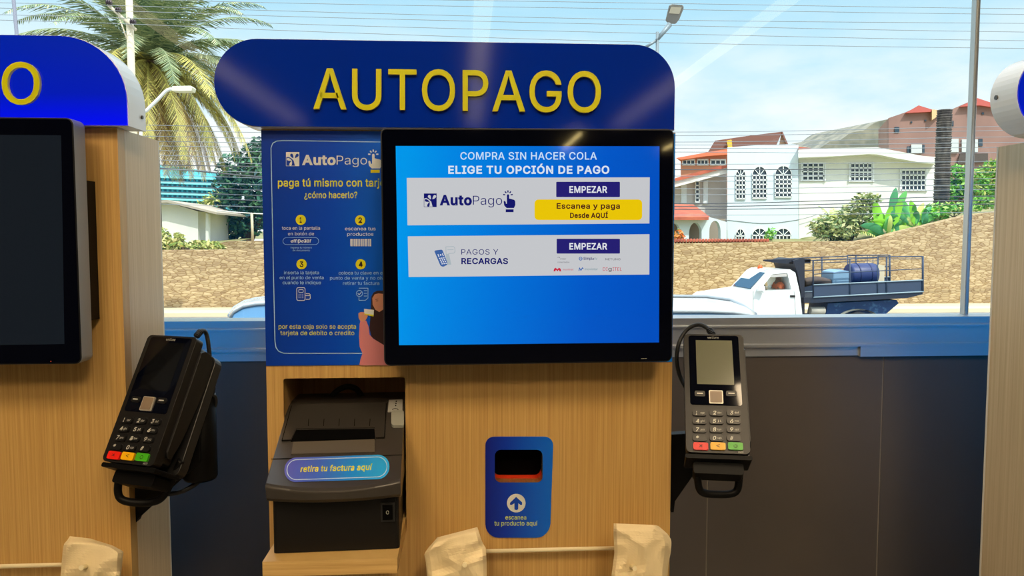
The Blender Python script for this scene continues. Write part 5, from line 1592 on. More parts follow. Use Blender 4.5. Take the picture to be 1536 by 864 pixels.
M_pane = mat('dark house window glass', (52, 70, 84), rough=0.15)
M_whitewash = mat('white plaster', (236, 236, 228), rough=0.8, var=(0.7, (222, 224, 218), (1, 1, 1), 0.4, 0.7))
M_bluewash = mat('pale blue plaster', (212, 226, 234), rough=0.8)
M_tile = mat('red roof tiles', (196, 106, 80), rough=0.8, var=(1.6, (160, 84, 66), (1, 1, 1), 0.35, 0.65))
M_bars = mat('white window bars', (236, 240, 240), rough=0.6)


def grid_window(parent, x0, y0, x1, y1, Y, nx, ny, arch=0.0, bars=None, name='window'):
    """barred window: dark pane set in the wall, white grid in front; arch = height in pixels of a round fan light above y0"""
    bm = newbm()
    cx, rx = (x0 + x1) / 2, (x1 - x0) / 2
    o = [(x0, y1), (x1, y1), (x1, y0)]
    if arch:
        o += [(cx + rx * math.cos(math.pi * i / 10), y0 - arch * math.sin(math.pi * i / 10)) for i in range(1, 10)]
    o += [(x0, y0)]
    px_block(bm, o, Y - 0.02, 0.02, 0)
    w = (x1 - x0)
    t = 0.12 * w / nx
    bar = lambda a, b, c, d: px_block(bm, [(a, d), (c, d), (c, b), (a, b)], Y - 0.07, 0.05, 1)
    for i in range(nx + 1):
        x = x0 + w * i / nx
        bar(x - t, y0, x + t, y1)
    ty = 0.15 * (y1 - y0) / ny
    for j in range(ny + 1):
        y = y0 + (y1 - y0) * j / ny
        bar(x0 - t, y - ty, x1 + t, y + ty)
    if arch:
        for i in range(10):
            a, b = math.pi * i / 10, math.pi * (i + 1) / 10
            px_block(bm, [(cx + rx * math.cos(a), y0 - arch * math.sin(a)), (cx + rx * math.cos(b), y0 - arch * math.sin(b)),
                          (cx + rx * 1.12 * math.cos(b), y0 - arch * 1.1 * math.sin(b)), (cx + rx * 1.12 * math.cos(a), y0 - arch * 1.1 * math.sin(a))], Y - 0.07, 0.05, 1)
        for a in (45, 90, 135):
            a = math.radians(a)
            ex, ey = cx + rx * math.cos(a), y0 - arch * math.sin(a)
            s = Vector((-(ey - y0), ex - cx)).normalized() * t * 0.8
            px_block(bm, [(cx + s.x, y0 + s.y), (ex + s.x, ey + s.y), (ex - s.x, ey - s.y), (cx - s.x, y0 - s.y)], Y - 0.07, 0.05, 1)
    return obj(name, bm, [M_pane, bars or M_bars], parent)


HY = 33.0
SKEW[0] = 0.42                                 # these houses stand at an angle to the street
base = P(1250, 362, HY).z - 0.8
wh = thing('white_house', 'white two-storey house with arched and square barred windows above the stone wall', 'house', (P(1250, 362, HY).x, HY + 3, base))
bm = newbm()
px_block(bm, [(1091, 385), (1198, 385), (1197.5, 217), (1190, 216.2), (1140, 217.5), (1091, 221)], HY, 6.0)
obj('arched_wing', bm, M_bluewash, wh)
bm = newbm()
px_block(bm, [(1198.3, 385), (1403.5, 385), (1403.5, 243), (1356, 237), (1300, 231), (1260, 233), (1198.3, 236)], HY + 0.15, 6.0)
obj('square_wing', bm, M_whitewash, wh)
bm = newbm()
px_block(bm, [(1197.6, 236.5), (1197.6, 224.5), (1230, 222.5), (1288, 221.5), (1316, 221), (1345, 226.5), (1385, 234), (1404.5, 235.5), (1404.5, 245.5), (1383, 244), (1345, 237.5), (1316, 231.5), (1302, 231), (1262, 233.8)], HY - 0.55, 6.9)
obj('roof_fascia', bm, M_whitewash, wh)
bm = newbm()
px_block(bm, [(1198, 224), (1198, 220), (1212, 221.5), (1222, 223)], HY - 0.4, 5)
obj('roof_tiles', bm, M_tile, wh)
for x0, x1, y0, y1, nx, ar in ((1104, 1118, 264, 298, 3, 10.5), (1129, 1150, 263, 297, 4, 13), (1163, 1187, 262.5, 295.5, 4, 13.5)):
    grid_window(wh, x0, y0, x1, y1, HY, nx, 5, ar)
for x0, x1, y0, nx in ((1104, 1117, 354, 3), (1129, 1150, 353, 4), (1164, 1186, 353, 4)):
    grid_window(wh, x0, y0, x1, y0 + 26, HY, nx, 4, 10)
for x0, y0, x1, y1, nx, ny in ((1204, 244, 1235.5, 270.5, 4, 4), (1276, 245, 1308, 271.5, 5, 4), (1352.5, 255, 1388, 285.5, 6, 4)):
    grid_window(wh, x0, y0, x1, y1, HY + 0.15, nx, ny)
    bm = newbm()
    px_block(bm, [(x1 + 1.2, y1 + 1.2), (x1 + 3.4, y1 + 1.2), (x1 + 3.4, y0 - 1.4), (x1 + 1.2, y0 - 1.4)], HY + 0.06, 0.08)
    obj('window_reveal', bm, M_bars, wh)
    bm = newbm()
    px_block(bm, [(x0 - 2.6, y1 + 1.2), (x0 - 1.2, y1 + 1.2), (x0 - 1.2, y0 - 1.4), (x0 - 2.6, y0 - 1.4)], HY + 0.06, 0.08)
    obj('window_reveal', bm, M_bars, wh)
SKEW[0] = 0.0
# side wing with tiled lean-to roof and arched porch
sw = thing('side_house', 'pale side wing with sloping tiled roof edge left of the arched windows', 'house', (P(1040, 362, 34).x, 36, base))
bm = newbm()
px_block(bm, [(990, 385), (1090.5, 385), (1090.5, 259), (990, 282)], HY + 1.2, 6)
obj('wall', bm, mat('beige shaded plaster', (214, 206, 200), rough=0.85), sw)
bm = newbm()
px_block(bm, [(985, 279), (1092, 250.5), (1092, 259.5), (985, 288)], HY + 0.4, 6.5)
obj('fascia', bm, M_whitewash, sw)
bm = newbm()
px_block(bm, [(985, 275), (1080, 248.5), (1092, 247.5), (1092, 251), (985, 279.5)], HY + 0.3, 6.5)
obj('roof_tiles', bm, M_tile, sw)
for x0, x1 in ((1022, 1030), (1044, 1048), (1055, 1062)):
    bm = newbm()
    px_block(bm, [(x0, 306), (x1, 306), (x1, 270), (x0, 273)], HY + 1.1, 0.15)
    obj('pilaster', bm, M_bars, sw)
grid_window(sw, 1043.5, 272, 1049, 303, HY + 1.08, 1, 5)
porch = thing('porch', 'low arched porch with hipped red tile roof at the foot of the white house', 'porch', (P(1045, 362, 31).x, 31.5, base))
PYY = 31.0
bm = newbm()
archs = []
for cx, rx, sy in ((1013, 7.5, 351), (1043, 9.5, 350), (1072.5, 8.5, 347)):
    archs.append([(cx - rx, 372), (cx - rx, sy)] + [(cx - rx * math.cos(math.pi * i / 10), sy - 16 * math.sin(math.pi * i / 10)) for i in range(1, 10)] + [(cx + rx, sy), (cx + rx, 372)])
plate(bm, [[(985, 380), (1090, 380), (1090, 333), (1062, 325), (985, 325)]] + archs, lambda p: P(p[0], p[1], PYY), lambda p: P(p[0], p[1], PYY) + Vector((0, 0.3, 0)), 0)
obj('arcade', bm, M_bluewash, porch)
bm = newbm()
a = [P(x, y, Y) for x, y, Y in ((985, 306, 33), (1040, 306.5, 33), (1063, 325.5, 30.6), (985, 325.5, 30.6), (1066, 326, 33.2))]
face(bm, [a[3], a[2], a[1], a[0]])
face(bm, [a[2], a[4], a[1]])
face(bm, [p + Vector((0, 0, -0.12)) for p in (a[0], a[1], a[2], a[3])])
face(bm, [a[3], a[2], a[2] + Vector((0, 0, -0.12)), a[3] + Vector((0, 0, -0.12))])
obj('roof_tiles', bm, M_tile, porch)
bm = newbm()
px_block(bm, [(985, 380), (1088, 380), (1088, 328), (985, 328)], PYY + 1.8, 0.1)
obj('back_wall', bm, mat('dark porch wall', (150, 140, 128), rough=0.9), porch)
bm = newbm()
for i in range(31):
    x = 1012 + i * 4.6
    tube(bm, [P(x, 361.6, WY + 0.25), P(x + 2.4, 361.6, WY + 0.25)], [0.075, 0.085], n=8)
    tube(bm, [P(x + 1.1, 360.8, WY + 0.02), P(x + 1.1, 360.4, WY + 0.42)], 0.05, n=6)
tag(origin(obj('ridge_tiles', bm, M_tile), P(1080, 363, WY + 0.25)), 'row of red clay ridge tiles along the stone wall top below the arched windows', 'roof tiles')

SKEW[0] = 0.42
# orange roofed houses behind
oh = thing('orange_house', 'orange house with low orange roof and a band of windows behind the white house', 'house', (P(1050, 300, 46).x, 48, 1.3))
OY = 46
bm = newbm()
px_block(bm, [(1021, 300), (1100, 300), (1100, 230), (1021, 238)], OY, 5)
obj('wall', bm, mat('orange plaster', (206, 138, 108), rough=0.85), oh)
bm = newbm()
px_block(bm, [(1014, 237), (1060, 228.5), (1100, 222), (1100, 231), (1060, 234), (1022, 239.5)], OY - 0.6, 6)
obj('roof', bm, mat('orange roof sheet', (226, 120, 84), rough=0.7), oh)
for x0, x1 in ((1024, 1042), (1046, 1062), (1066, 1088)):
    grid_window(oh, x0, 239.5, x1, 247, OY, 3, 1)
bh = thing('brown_roof_house', 'steep dark brown roof with a small gable behind the white house', 'house', (P(1120, 260, 56).x, 58, 1.3))
BYY = 56
bm = newbm()
px_block(bm, [(1062, 262), (1182, 262), (1182, 222), (1172, 199), (1168, 222), (1062, 228)], BYY + 0.4, 6)
obj('gable_wall', bm, mat('peach plaster', (214, 178, 156), rough=0.85), bh)
bm = newbm()
px_block(bm, [(1062, 228), (1072.5, 211), (1120, 204), (1173, 197.5), (1165, 216), (1164, 222), (1110, 226)], BYY, 0.3)
px_block(bm, [(1171.5, 198), (1174, 197.5), (1183, 218), (1180.5, 218)], BYY, 3)
obj('roof', bm, mat('dark brown roof', (128, 88, 78), rough=0.85), bh)
bm = newbm()
px_block(bm, [(1092, 222), (1098, 222), (1097, 209.5), (1090, 211)], BYY - 0.5, 0.5)
obj('yellow_chimney', bm, mat('yellow paint', (240, 190, 60), rough=0.6), bh)

# the large brown building on the slope
bb = thing('brown_building', 'large brown building with red gables at the right behind the palm trunk', 'building', (P(1420, 260, 75).x, 78, 3.0))
BB = 75
M_brown = mat('brown pink plaster', (156, 122, 112), rough=0.85, var=(0.25, (142, 110, 102), (1, 1, 1), 0.4, 0.65))
bm = newbm()
px_block(bm, [(1333, 300), (1600, 300), (1600, 175), (1505, 160), (1483, 153.5), (1466, 150), (1455, 152), (1424, 165.5), (1413, 166.5), (1398, 166), (1378, 159.5), (1358, 168.5), (1333, 177)], BB, 8)
obj('wall', bm, M_brown, bb)
M_gable = mat('red gable cladding', (192, 96, 88), rough=0.8)
for g_ in ([(1358, 169.5), (1378, 158), (1399, 164.5), (1398, 167.5)], [(1440, 160), (1466, 147), (1484, 153), (1510, 162), (1510, 164), (1470, 158)]):
    bm = newbm()
    px_block(bm, g_, BB - 0.5, 6)
    obj('gable', bm, M_gable, bb)
bm = newbm()
px_block(bm, [(1398, 180), (1398, 164), (1414, 165.5), (1404, 176)], BB - 0.6, 5)
obj('stair_wall', bm, mat('cream plaster', (222, 188, 140), rough=0.85), bb)
for x0, y0, x1, y1 in ((1342, 190.5, 1349, 198.5), (1361, 219.5, 1366, 229), (1383.5, 217, 1387, 229), (1427, 181, 1430.5, 189), (1445, 211.5, 1448, 219.5), (1468, 208, 1474, 219),
                       (1366, 182, 1368.5, 184.5), (1387, 179.5, 1389.5, 182), (1451.5, 171.5, 1454, 174), (1473, 168.5, 1476, 171.5)):
    bm = newbm()
    px_block(bm, [(x0, y1), (x1, y1), (x1, y0), (x0, y0)], BB - 0.1, 0.1)
    obj('window', bm, M_pane, bb)
for x0, x1, y0, y1 in ((1367, 1383, 216.5, 230), (1443, 1467, 209, 228), (1426, 1438, 208, 228)):
    bm = newbm()
    px_block(bm, [(x0, y1), (x1, y1), (x1, y0), (x0, y0)], BB - 0.3, 0.3)
    obj('pale_bay', bm, mat('pale grey plaster', (200, 206, 206), rough=0.8), bb)
bm = newbm()
px_block(bm, [(1436, 246), (1482, 243), (1482, 230), (1440, 231)], BB - 0.3, 0.3)
obj('dark_terrace', bm, mat('dark terrace', (84, 74, 70), rough=0.9), bb)

SKEW[0] = 0.0
# left window: white cottage, turquoise block
ct = thing('white_cottage', 'small white cottage with a dark doorway above the left part of the stone wall', 'house', (P(265, 360, 40).x, 42, 0.8))
bm = newbm()
px_block(bm, [(205, 385), (297, 385), (297, 317), (250, 303), (205, 306)], 40, 5)
px_block(bm, [(308.5, 385), (312.5, 385), (312.5, 321), (308.5, 320)], 40, 0.3)
obj('wall', bm, M_whitewash, ct)
bm = newbm()
px_block(bm, [(205, 303.5), (250, 299.8), (325, 318.4), (325, 321.6), (250, 303.6), (205, 307.5)], 39.4, 6)
obj('roof', bm, mat('grey roof edge', (176, 166, 150), rough=0.85), ct)
bm = newbm()
px_block(bm, [(297, 385), (308.5, 385), (308.5, 319), (297, 316)], 41.5, 0.2, 0)
for x0 in (302.4,):
    px_block(bm, [(x0, 350), (x0 + 1, 350), (x0 + 1, 328), (x0, 328)], 41.3, 0.1, 1)
px_block(bm, [(297, 329), (308.5, 329), (308.5, 327.5), (297, 327.5)], 41.3, 0.1, 1)
obj('doorway', bm, [M_pane, M_bars], ct)
tb = thing('turquoise_building', 'turquoise apartment block with rows of dark openings far behind the cottage', 'building', (P(275, 300, 85).x, 88, 1.5))
M_turq = mat('turquoise plaster', (96, 196, 214), rough=0.8)
bm = newbm()
px_block(bm, [(215, 340), (322, 340), (318, 258), (280, 252), (215, 244)], 85, 8)
obj('wall', bm, M_turq, tb)
for j in range(5):
    bm = newbm()
    y = 263 + j * 8.2
    px_block(bm, [(215, y), (318, y + 3.6), (318, y + 6.4), (215, y + 2.8)], 84.4, 0.6)
    obj('balcony_band', bm, mat('pale turquoise band', (140, 222, 232), rough=0.8), tb)
    for i in range(11):
        x = 238 + i * 7.4
        bm = newbm()
        yy = y + 3.6 * (x - 215) / 103 + 4.0
        px_block(bm, [(x, yy + 2.4), (x + 3.8, yy + 2.6), (x + 3.8, yy), (x, yy - 0.2)], 84.9, 0.1)
        obj('window', bm, mat('dark teal opening', (40, 92, 116), rough=0.6), tb)
bm = newbm()
px_block(bm, [(330, 374), (420, 374), (420, 361), (345, 361.5), (331, 364)], WY + 1.2, 0.5)
tag(origin(obj('low_rubble_wall', bm, M_stone), P(370, 374, WY + 1.4)), 'low grey rubble wall stepped back above the left part of the stone wall', 'wall')
bm = newbm()
tube(bm, [P(379, 362, WY + 1.4), P(377.6, 319.5, WY + 1.4)], 0.045)
f_ = obj('fence_post', bm, mat('pale fence post', (214, 200, 166), rough=0.8))
tag(origin(f_, P(379, 362, WY + 1.4)), 'single pale fence post on the low rubble wall before the dark tree', 'post')


# ------------------------------------------------------------------ plants
def leaf_mats(pref, cols, rough=0.6):
    out = []
    for i, c in enumerate(cols):
        m = mat('%s leaf tone %s' % (pref, 'abcdef'[i]), c, rough=rough)
        out.append(m)
    return out


def leaf_cloud(blobs, n, size, nm, seed):
    """leaves scattered through a set of ellipsoids (centre, radii)"""
    rr = random.Random(seed)
    bm = newbm()
    tot = sum(b[1][0] * b[1][2] for b in blobs)
    for c, r in blobs:
        for _ in range(int(n * r[0] * r[2] / tot)):
            d = Vector((rr.gauss(0, 1), rr.gauss(0, 1), rr.gauss(0, 1))).normalized() * (rr.random() ** 0.4)
            p = Vector(c) + Vector((d.x * r[0], d.y * r[1], d.z * r[2]))
            a = Vector((rr.gauss(0, 1), rr.gauss(0, 1), rr.gauss(0, 0.6))).normalized()
            b = a.cross(Vector((rr.gauss(0, 1), rr.gauss(0, 1), rr.gauss(0, 1)))).normalized()
            s = size * rr.uniform(0.6, 1.3)
            face(bm, [p - a * s, p + b * s * 0.45, p + a * s, p - b * s * 0.45], rr.randrange(nm))
    return bm


def blob(px, py, Y, rx, ry, depth=None):
    k = Y / FPX
    return (P(px, py, Y), (rx * k, depth or max(rx, ry) * k, ry * k))


def leafy(name, label, cat, blobs, n, size, mats, stem_px, seed, group=None, trunk=0.12):
    f = P(*stem_px)
    t = thing(name, label, cat, f, group)
    obj('foliage', leaf_cloud(blobs, n, size, len(mats), seed), mats, t)
    bm = newbm()
    for c, r in blobs[:6]:
        tube(bm, spline([f, f.lerp(Vector(c), 0.5) + Vector((0.1, 0.0, 0.1)), Vector(c)], 3), [trunk * (1 - 0.8 * i / 6) for i in range(7)], n=6)
    obj('trunk', bm, mat('bark', (104, 86, 66), rough=0.9), t)
    return t


G_dark = leaf_mats('dark', [(44, 92, 84), (60, 116, 92), (30, 70, 76), (96, 148, 104)])
G_mid = leaf_mats('mid', [(140, 158, 96), (170, 178, 112), (112, 138, 84), (192, 190, 134)])
G_bright = leaf_mats('bright', [(96, 170, 66), (128, 196, 80), (74, 146, 62), (160, 206, 96)])
G_yel = leaf_mats('yellow', [(168, 178, 92), (196, 196, 110), (132, 160, 76), (214, 206, 140)])

leafy('broad_tree', 'tall dark green broadleaf tree left of the AUTOPAGO kiosk', 'tree',
      [blob(372, 258, 45, 46, 34), blob(392, 228, 45, 26, 22), blob(345, 282, 45, 26, 24), blob(370, 320, 46, 48, 36), blob(410, 270, 45, 44, 52), blob(350, 340, 46, 26, 26)], 5200, 0.2, G_dark, (372, 372, 46.0), 3, trunk=0.2)
leafy('small_tree', 'small yellow green tree between the cottage and the dark tree', 'tree', [blob(325, 298, 48, 18, 12), blob(318, 306, 48, 22, 10)], 500, 0.16, G_yel, (322, 350, 48.0), 9)
leafy('weed_patch', 'pale yellow green weeds growing on the stone wall in front of the cottage', 'weeds',
      [blob(258, 367, 26, 22, 9), blob(300, 368, 26, 32, 7), blob(246, 358, 26, 10, 16), blob(268, 360, 26, 8, 13), blob(322, 370, 26, 16, 5)], 1100, 0.09, G_yel, (275, 376, 25.8), 4, trunk=0.02)
leafy('garden_bush', 'olive green garden bush at the corner of the white house', 'bush',
      [blob(1290, 325, 27, 30, 26), blob(1255, 345, 27, 34, 18), blob(1300, 300, 27, 22, 12), blob(1235, 340, 27, 20, 18)], 1900, 0.10, G_mid, (1275, 366, 27.0), 5, trunk=0.04)
leafy('green_shrub', 'bright green shrub between the palm trunk and the window joint', 'bush', [blob(1436, 262, 40, 15, 16), blob(1428, 285, 40, 20, 16), blob(1444, 280, 40, 16, 18)], 1200, 0.13, G_bright + G_dark[:1], (1436, 318, 40.0), 6)
leafy('dense_shrub', 'dense green shrub right of the window joint below the brown building', 'bush', [blob(1478, 270, 40, 20, 22), blob(1492, 250, 40, 18, 12), blob(1470, 290, 40, 20, 16), blob(1500, 285, 40, 18, 18)], 1500, 0.13, G_bright + G_yel[:2], (1480, 318, 40.0), 7)
leafy('ground_cover', 'green ground cover along the sloping wall top right of the banana plants', 'plants', [blob(1430, 312, 26.5, 40, 9), blob(1400, 322, 26.5, 24, 9), blob(1475, 305, 26.5, 26, 9)], 1100, 0.10, G_bright + G_yel[:1], (1430, 326, 26.4), 8, trunk=0.02)
leafy('vine', 'light green vine on the left wall above the ridge tiles', 'plant', [blob(1157, 348, 25.9, 9, 7), blob(1153, 357, 25.9, 8, 7)], 160, 0.07, G_bright, (1155, 364, 25.75), 12, trunk=0.015)
# orange flowers by the porch
leafy('orange_flowers', 'orange flowering plant in front of the porch arches', 'flowers', [blob(1017, 352, 25.8, 9, 9), blob(1020, 358, 25.8, 10, 6)], 150, 0.07, leaf_mats('orange', [(250, 140, 70), (240, 170, 90), (150, 160, 80)]), (1018, 366, 25.5), 13, trunk=0.015)


def frond(bm, base, d0, L, droop, wl, nm, rr, seg=14, lpair=2, sag=0.35):
    """one feather palm leaf: curved midrib with paired leaflets; wl = longest leaflet"""
    d0 = d0.normalized()
    p = Vector(base)
    d = d0.copy()
    pts = [p.copy()]
    for i in range(seg):
        d = (d + Vector((0, 0, -droop / seg * (0.4 + 1.4 * i / seg)))).normalized()
        p = p + d * (L / seg)
        pts.append(p.copy())
    tube(bm, pts, [0.035 * (1 - 0.85 * i / seg) for i in range(seg + 1)], 0, n=4)
    for i in range(1, seg + 1):
        for k in range(lpair):
            f = k / lpair
            q = pts[i - 1].lerp(pts[i], f)
            u = (i - 1 + f) / seg
            t = (pts[i] - pts[i - 1]).normalized()
            side = t.cross(Vector((0, 0, 1)))
            side = side.normalized() if side.length > 0.05 else Vector((1, 0, 0))
            l = wl * (0.35 + 1.0 * math.sin(math.pi * min(1, u * 0.85 + 0.12)))
            for s in (1, -1):
                e = (side * s * 0.75 + t * 0.65 + Vector((0, 0, -sag + rr.uniform(-0.15, 0.15)))).normalized() * l * rr.uniform(0.8, 1.1)
                w = t * 0.026
                face(bm, [q - w, q + w, q + e * 0.6 + w * 0.9, q + e, q + e * 0.6 - w * 0.9], rr.randrange(nm))


PALMY = 28.0
pcn = P(222, 92, PALMY)
palm = thing('date_palm', 'large date palm with a wide feathery crown behind the left header sign', 'palm tree', (pcn.x, PALMY, 0.9))
M_ptrunk = mat('palm trunk bark', (122, 102, 80), rough=0.95, bump=(6.0, 0.8, (1, 1, 3)))
bm = newbm()
tube(bm, [Vector((pcn.x, PALMY, 0.8)) + (pcn - Vector((pcn.x, PALMY, 0.8))) * (i / 10) for i in range(11)], [0.30 - 0.004 * i for i in range(10)] + [0.34], n=12)
obj('trunk', bm, M_ptrunk, palm)
F_green = leaf_mats('palm green', [(150, 164, 124), (124, 144, 100), (178, 186, 140), (100, 124, 92)])
F_old = leaf_mats('palm yellow', [(196, 190, 104), (214, 200, 112), (168, 166, 92), (150, 140, 92)])
F_dead = leaf_mats('palm dead', [(196, 172, 104), (172, 146, 96), (140, 116, 84), (206, 190, 126)])
rr = random.Random(21)
for i in range(128):
    az = i * 2.399963 + rr.uniform(-0.2, 0.2)
    f = i / 127.0
    el = math.radians(82 - 134 * f ** 0.9 + rr.uniform(-6, 6))
    L_ = rr.uniform(4.3, 5.2) if f < 0.75 else rr.uniform(3.8, 4.6)
    d = Vector((math.cos(az) * math.cos(el), math.sin(az) * math.cos(el), math.sin(el)))
    bm = newbm()
    m = F_green if f < 0.55 else (F_old if f < 0.82 else F_dead)
    frond(bm, pcn + d * 0.2, d, L_, 1.15 if f < 0.6 else 1.7, 0.50, 4, rr, seg=16, lpair=4, sag=0.3 if f < 0.6 else 0.7)
    obj('frond', bm, m, palm)

# trunk of a crownless palm
ptp = thing('palm_trunk', 'dark crownless palm trunk with ringed bark beside the white house', 'palm trunk', P(1411, 330, 27.5))
bm = newbm()
n_ = 46
for j in range(n_):
    v = j / n_
    a = P(1411 + (1417 - 1411) * v, 330 - 164 * v, 27.5)
    b = P(1411 + (1417 - 1411) * (v + 1.25 / n_), 330 - 164 * (v + 1.25 / n_), 27.5)
    r_ = 0.272 - 0.02 * v
    tube(bm, [a, a.lerp(b, 0.7), b], [r_ * 0.86, r_ * (1 + 0.05 * math.sin(j * 2.1)), r_ * 1.06], n=14)
obj('bark', bm, mat('dark ringed bark', (112, 106, 100), rough=0.95, bump=(9.0, 1.0), var=(5.0, (78, 74, 74), (1, 1, 0.4), 0.4, 0.6)), ptp)


def paddle(bm, a, b, width, bend, mi, rr):
    """a banana leaf from a to b"""
    a, b = Vector(a), Vector(b)
    d = b - a
    side = d.cross(Vector((0.25, 1, 0.15))).normalized()
    nrm = side.cross(d).normalized()
    n = 9
    rows = []
    for i in range(n + 1):
        u = i / n
        c = a + d * u + nrm * bend * math.sin(math.pi * u) + Vector((0, 0, 0.12 * d.length * math.sin(math.pi * u)))
        w = width * (math.sin(math.pi * min(1, 0.06 + 0.94 * u)) ** 0.6) * (0.05 if u < 0.12 else 1)
        rows.append([bm.verts.new(c - side * w + nrm * w * 0.25), bm.verts.new(c), bm.verts.new(c + side * w * rr.uniform(0.85, 1) + nrm * w * 0.25)])
    for i in range(n):
        for k in range(2):
            f = bm.faces.new([rows[i][k], rows[i + 1][k], rows[i + 1][k + 1], rows[i][k + 1]])
            f.material_index = mi
            f.smooth = True


B_mats = [mat('banana leaf light', (150, 224, 64), rough=0.4), mat('banana leaf mid', (104, 186, 92), rough=0.45), mat('banana leaf dark', (72, 150, 96), rough=0.45), mat('banana leaf pale', (206, 224, 124), rough=0.5)]
for lab, cx, Yb, lv in (('large banana plant with upright paddle leaves at the foot of the sloping wall', 1335, 26.3,
                         ((1322, 352, 1312, 302, 10, 0), (1330, 352, 1338, 308, 8, 0), (1334, 345, 1344, 281, 9, 2), (1338, 340, 1360, 286, 9, 1), (1330, 354, 1298, 350, 9, 1), (1330, 354, 1290, 338, 9, 2),
                          (1335, 352, 1372, 344, 8, 3), (1340, 345, 1352, 300, 9, 0), (1336, 354, 1352, 318, 8, 1))),
                        ('smaller banana plant with bent leaves close to the palm trunk', 1375, 26.2,
                         ((1372, 344, 1366, 300, 7, 0), (1374, 340, 1386, 304, 7, 3), (1376, 342, 1396, 318, 8, 0), (1372, 344, 1352, 322, 8, 1), (1378, 340, 1412, 312, 8, 0), (1376, 340, 1374, 316, 7, 2),
                          (1374, 348, 1360, 338, 7, 3), (1382, 338, 1426, 318, 7, 1)))):
    t = thing('banana_plant', lab, 'banana plant', P(cx, 358, Yb), 'banana plants above the stone wall')
    for q_ in lv:
        bm = newbm()
        dy = rr.uniform(-0.25, 0.35)
        paddle(bm, P(q_[0], q_[1], Yb), P(q_[2], q_[3], Yb + dy), q_[4] * 0.72 * Yb / FPX, rr.uniform(-0.08, 0.12), 0, rr)
        obj('leaf', bm, B_mats[q_[5]], t)
    for k_ in range(13):
        bm = newbm()
        a_ = rr.uniform(-1.15, 1.25)
        l_ = rr.uniform(26, 46)
        bx_, by_ = cx + rr.uniform(-10, 14), 352 - max(0, cx - 1340) * 0.22 + rr.uniform(-8, 2)
        dp_ = rr.uniform(-0.5, 0.45)
        paddle(bm, P(bx_, by_, Yb + dp_ * 0.2), P(bx_ + l_ * math.sin(a_), by_ - l_ * math.cos(a_) * 0.9, Yb + dp_), rr.uniform(3.4, 5.6) * Yb / FPX, rr.uniform(-0.15, 0.15), 0, rr)
        obj('leaf', bm, B_mats[rr.choice((0, 0, 1, 1, 2, 3))], t)
    bm = newbm()
    tube(bm, [P(cx - 4, 362, Yb + 0.1), P(cx, 330, Yb + 0.1)], [0.10, 0.06])
    obj('stem', bm, mat('banana stem', (150, 170, 90), rough=0.6), t)
ap = thing('areca_palm', 'small arching garden palm left of the banana plants', 'palm', P(1262, 362, 27.2))
for i in range(22):
    az, el = rr.uniform(0, 6.28), math.radians(rr.uniform(25, 85))
    d = Vector((math.cos(az) * math.cos(el), math.sin(az) * math.cos(el) * 0.6, math.sin(el)))
    bm = newbm()
    frond(bm, P(1262 + rr.uniform(-14, 14), 360, 27.2), d, rr.uniform(1.0, 1.6), 1.4, 0.24, 4, rr, seg=9, lpair=2)
    obj('frond', bm, G_mid if i % 3 else G_yel, ap)

# ------------------------------------------------------------------ poles, street lamps and wires
M_polew = mat('cream utility pole', (222, 212, 184), rough=0.8)
M_steel = mat('galvanised steel', (132, 146, 152), rough=0.5, metal=0.4)
M_ins = mat('dark insulator', (66, 54, 62), rough=0.4)
UY = 22.0
UY = 22.45
up_ = thing('utility_pole', 'cream utility pole with angled crossarm in front of the palm crown', 'utility pole', (P(196, 100, UY).x, UY, gz(UY)))
bm = newbm()
tube(bm, [(P(197, 100, UY).x, UY, gz(UY)), P(189.5, -130, UY)], [0.12, 0.085], n=12)
obj('pole', bm, M_polew, up_)
bm = newbm()
tube(bm, [P(163, 8, UY - 0.12), P(204, 45, UY - 0.12)], 0.05, n=4)
tube(bm, [P(178, 24, UY - 0.1), P(190, 58, UY - 0.1)], 0.022, n=6)
obj('crossarm', bm, M_polew, up_)
for x, y in ((164, 3), (178, 14), (200, 32)):
    bm = newbm()
    for k in range(3):
        tube(bm, [P(x - 4 + 3 * k, y + 0.5 * k, UY - 0.2), P(x - 2.2 + 3 * k, y + 0.3 + 0.5 * k, UY - 0.2)], [0.075, 0.05], n=10)
    obj('insulator', bm, M_ins, up_)
UY = 22.0
sl1 = thing('street_lamp', 'white street lamp with curved arm in front of the palm fronds', 'street lamp', (P(212, 180, 21).x, 21, gz(21)), 'street lamps')
bm = newbm()
tube(bm, spline([(P(212, 190, 21).x, 21, gz(21)), P(212, 300, 21), P(212, 178, 21), P(220, 166, 21), P(236, 150, 21), P(250, 136, 21), P(260, 133.5, 21)], 6), 0.045)
obj('pole', bm, M_white, sl1)
bm = newbm()
px_block(bm, [(257, 136), (258, 129), (286, 128.5), (288.5, 131), (287, 136.5), (270, 136.8)], 20.85, 0.3)
obj('lamp_head', bm, mat('pale lamp head', (226, 226, 200), rough=0.4), sl1, bevel=0.03)
sl2 = thing('street_lamp', 'grey street lamp with wide flat head above the right end of the AUTOPAGO sign', 'street lamp', (P(986, 100, 14).x, 14, gz(14)), 'street lamps')
bm = newbm()
tube(bm, [(P(986.5, 100, 14).x, 14, gz(14)), P(986.2, 48, 14)], 0.03)
obj('pole', bm, M_steel, sl2)
bm = newbm()
tube(bm, [P(968, 71, 14), P(984, 61, 14)], 0.025)
tube(bm, [P(984, 62, 14), P(1005, 36, 14)], [0.03, 0.05])
obj('arm', bm, M_steel, sl2)
bm = newbm()
plate(bm, [[(998, 31), (1003.5, 8), (1008, 6), (1024.5, 7.5), (1026, 11.5), (1019, 29), (1013.5, 36), (1003, 35.5)]], lambda p: P(p[0], p[1], 14 + (p[1] - 20) * 0.006), lambda p: P(p[0], p[1], 14.14 + (p[1] - 20) * 0.006), 0)
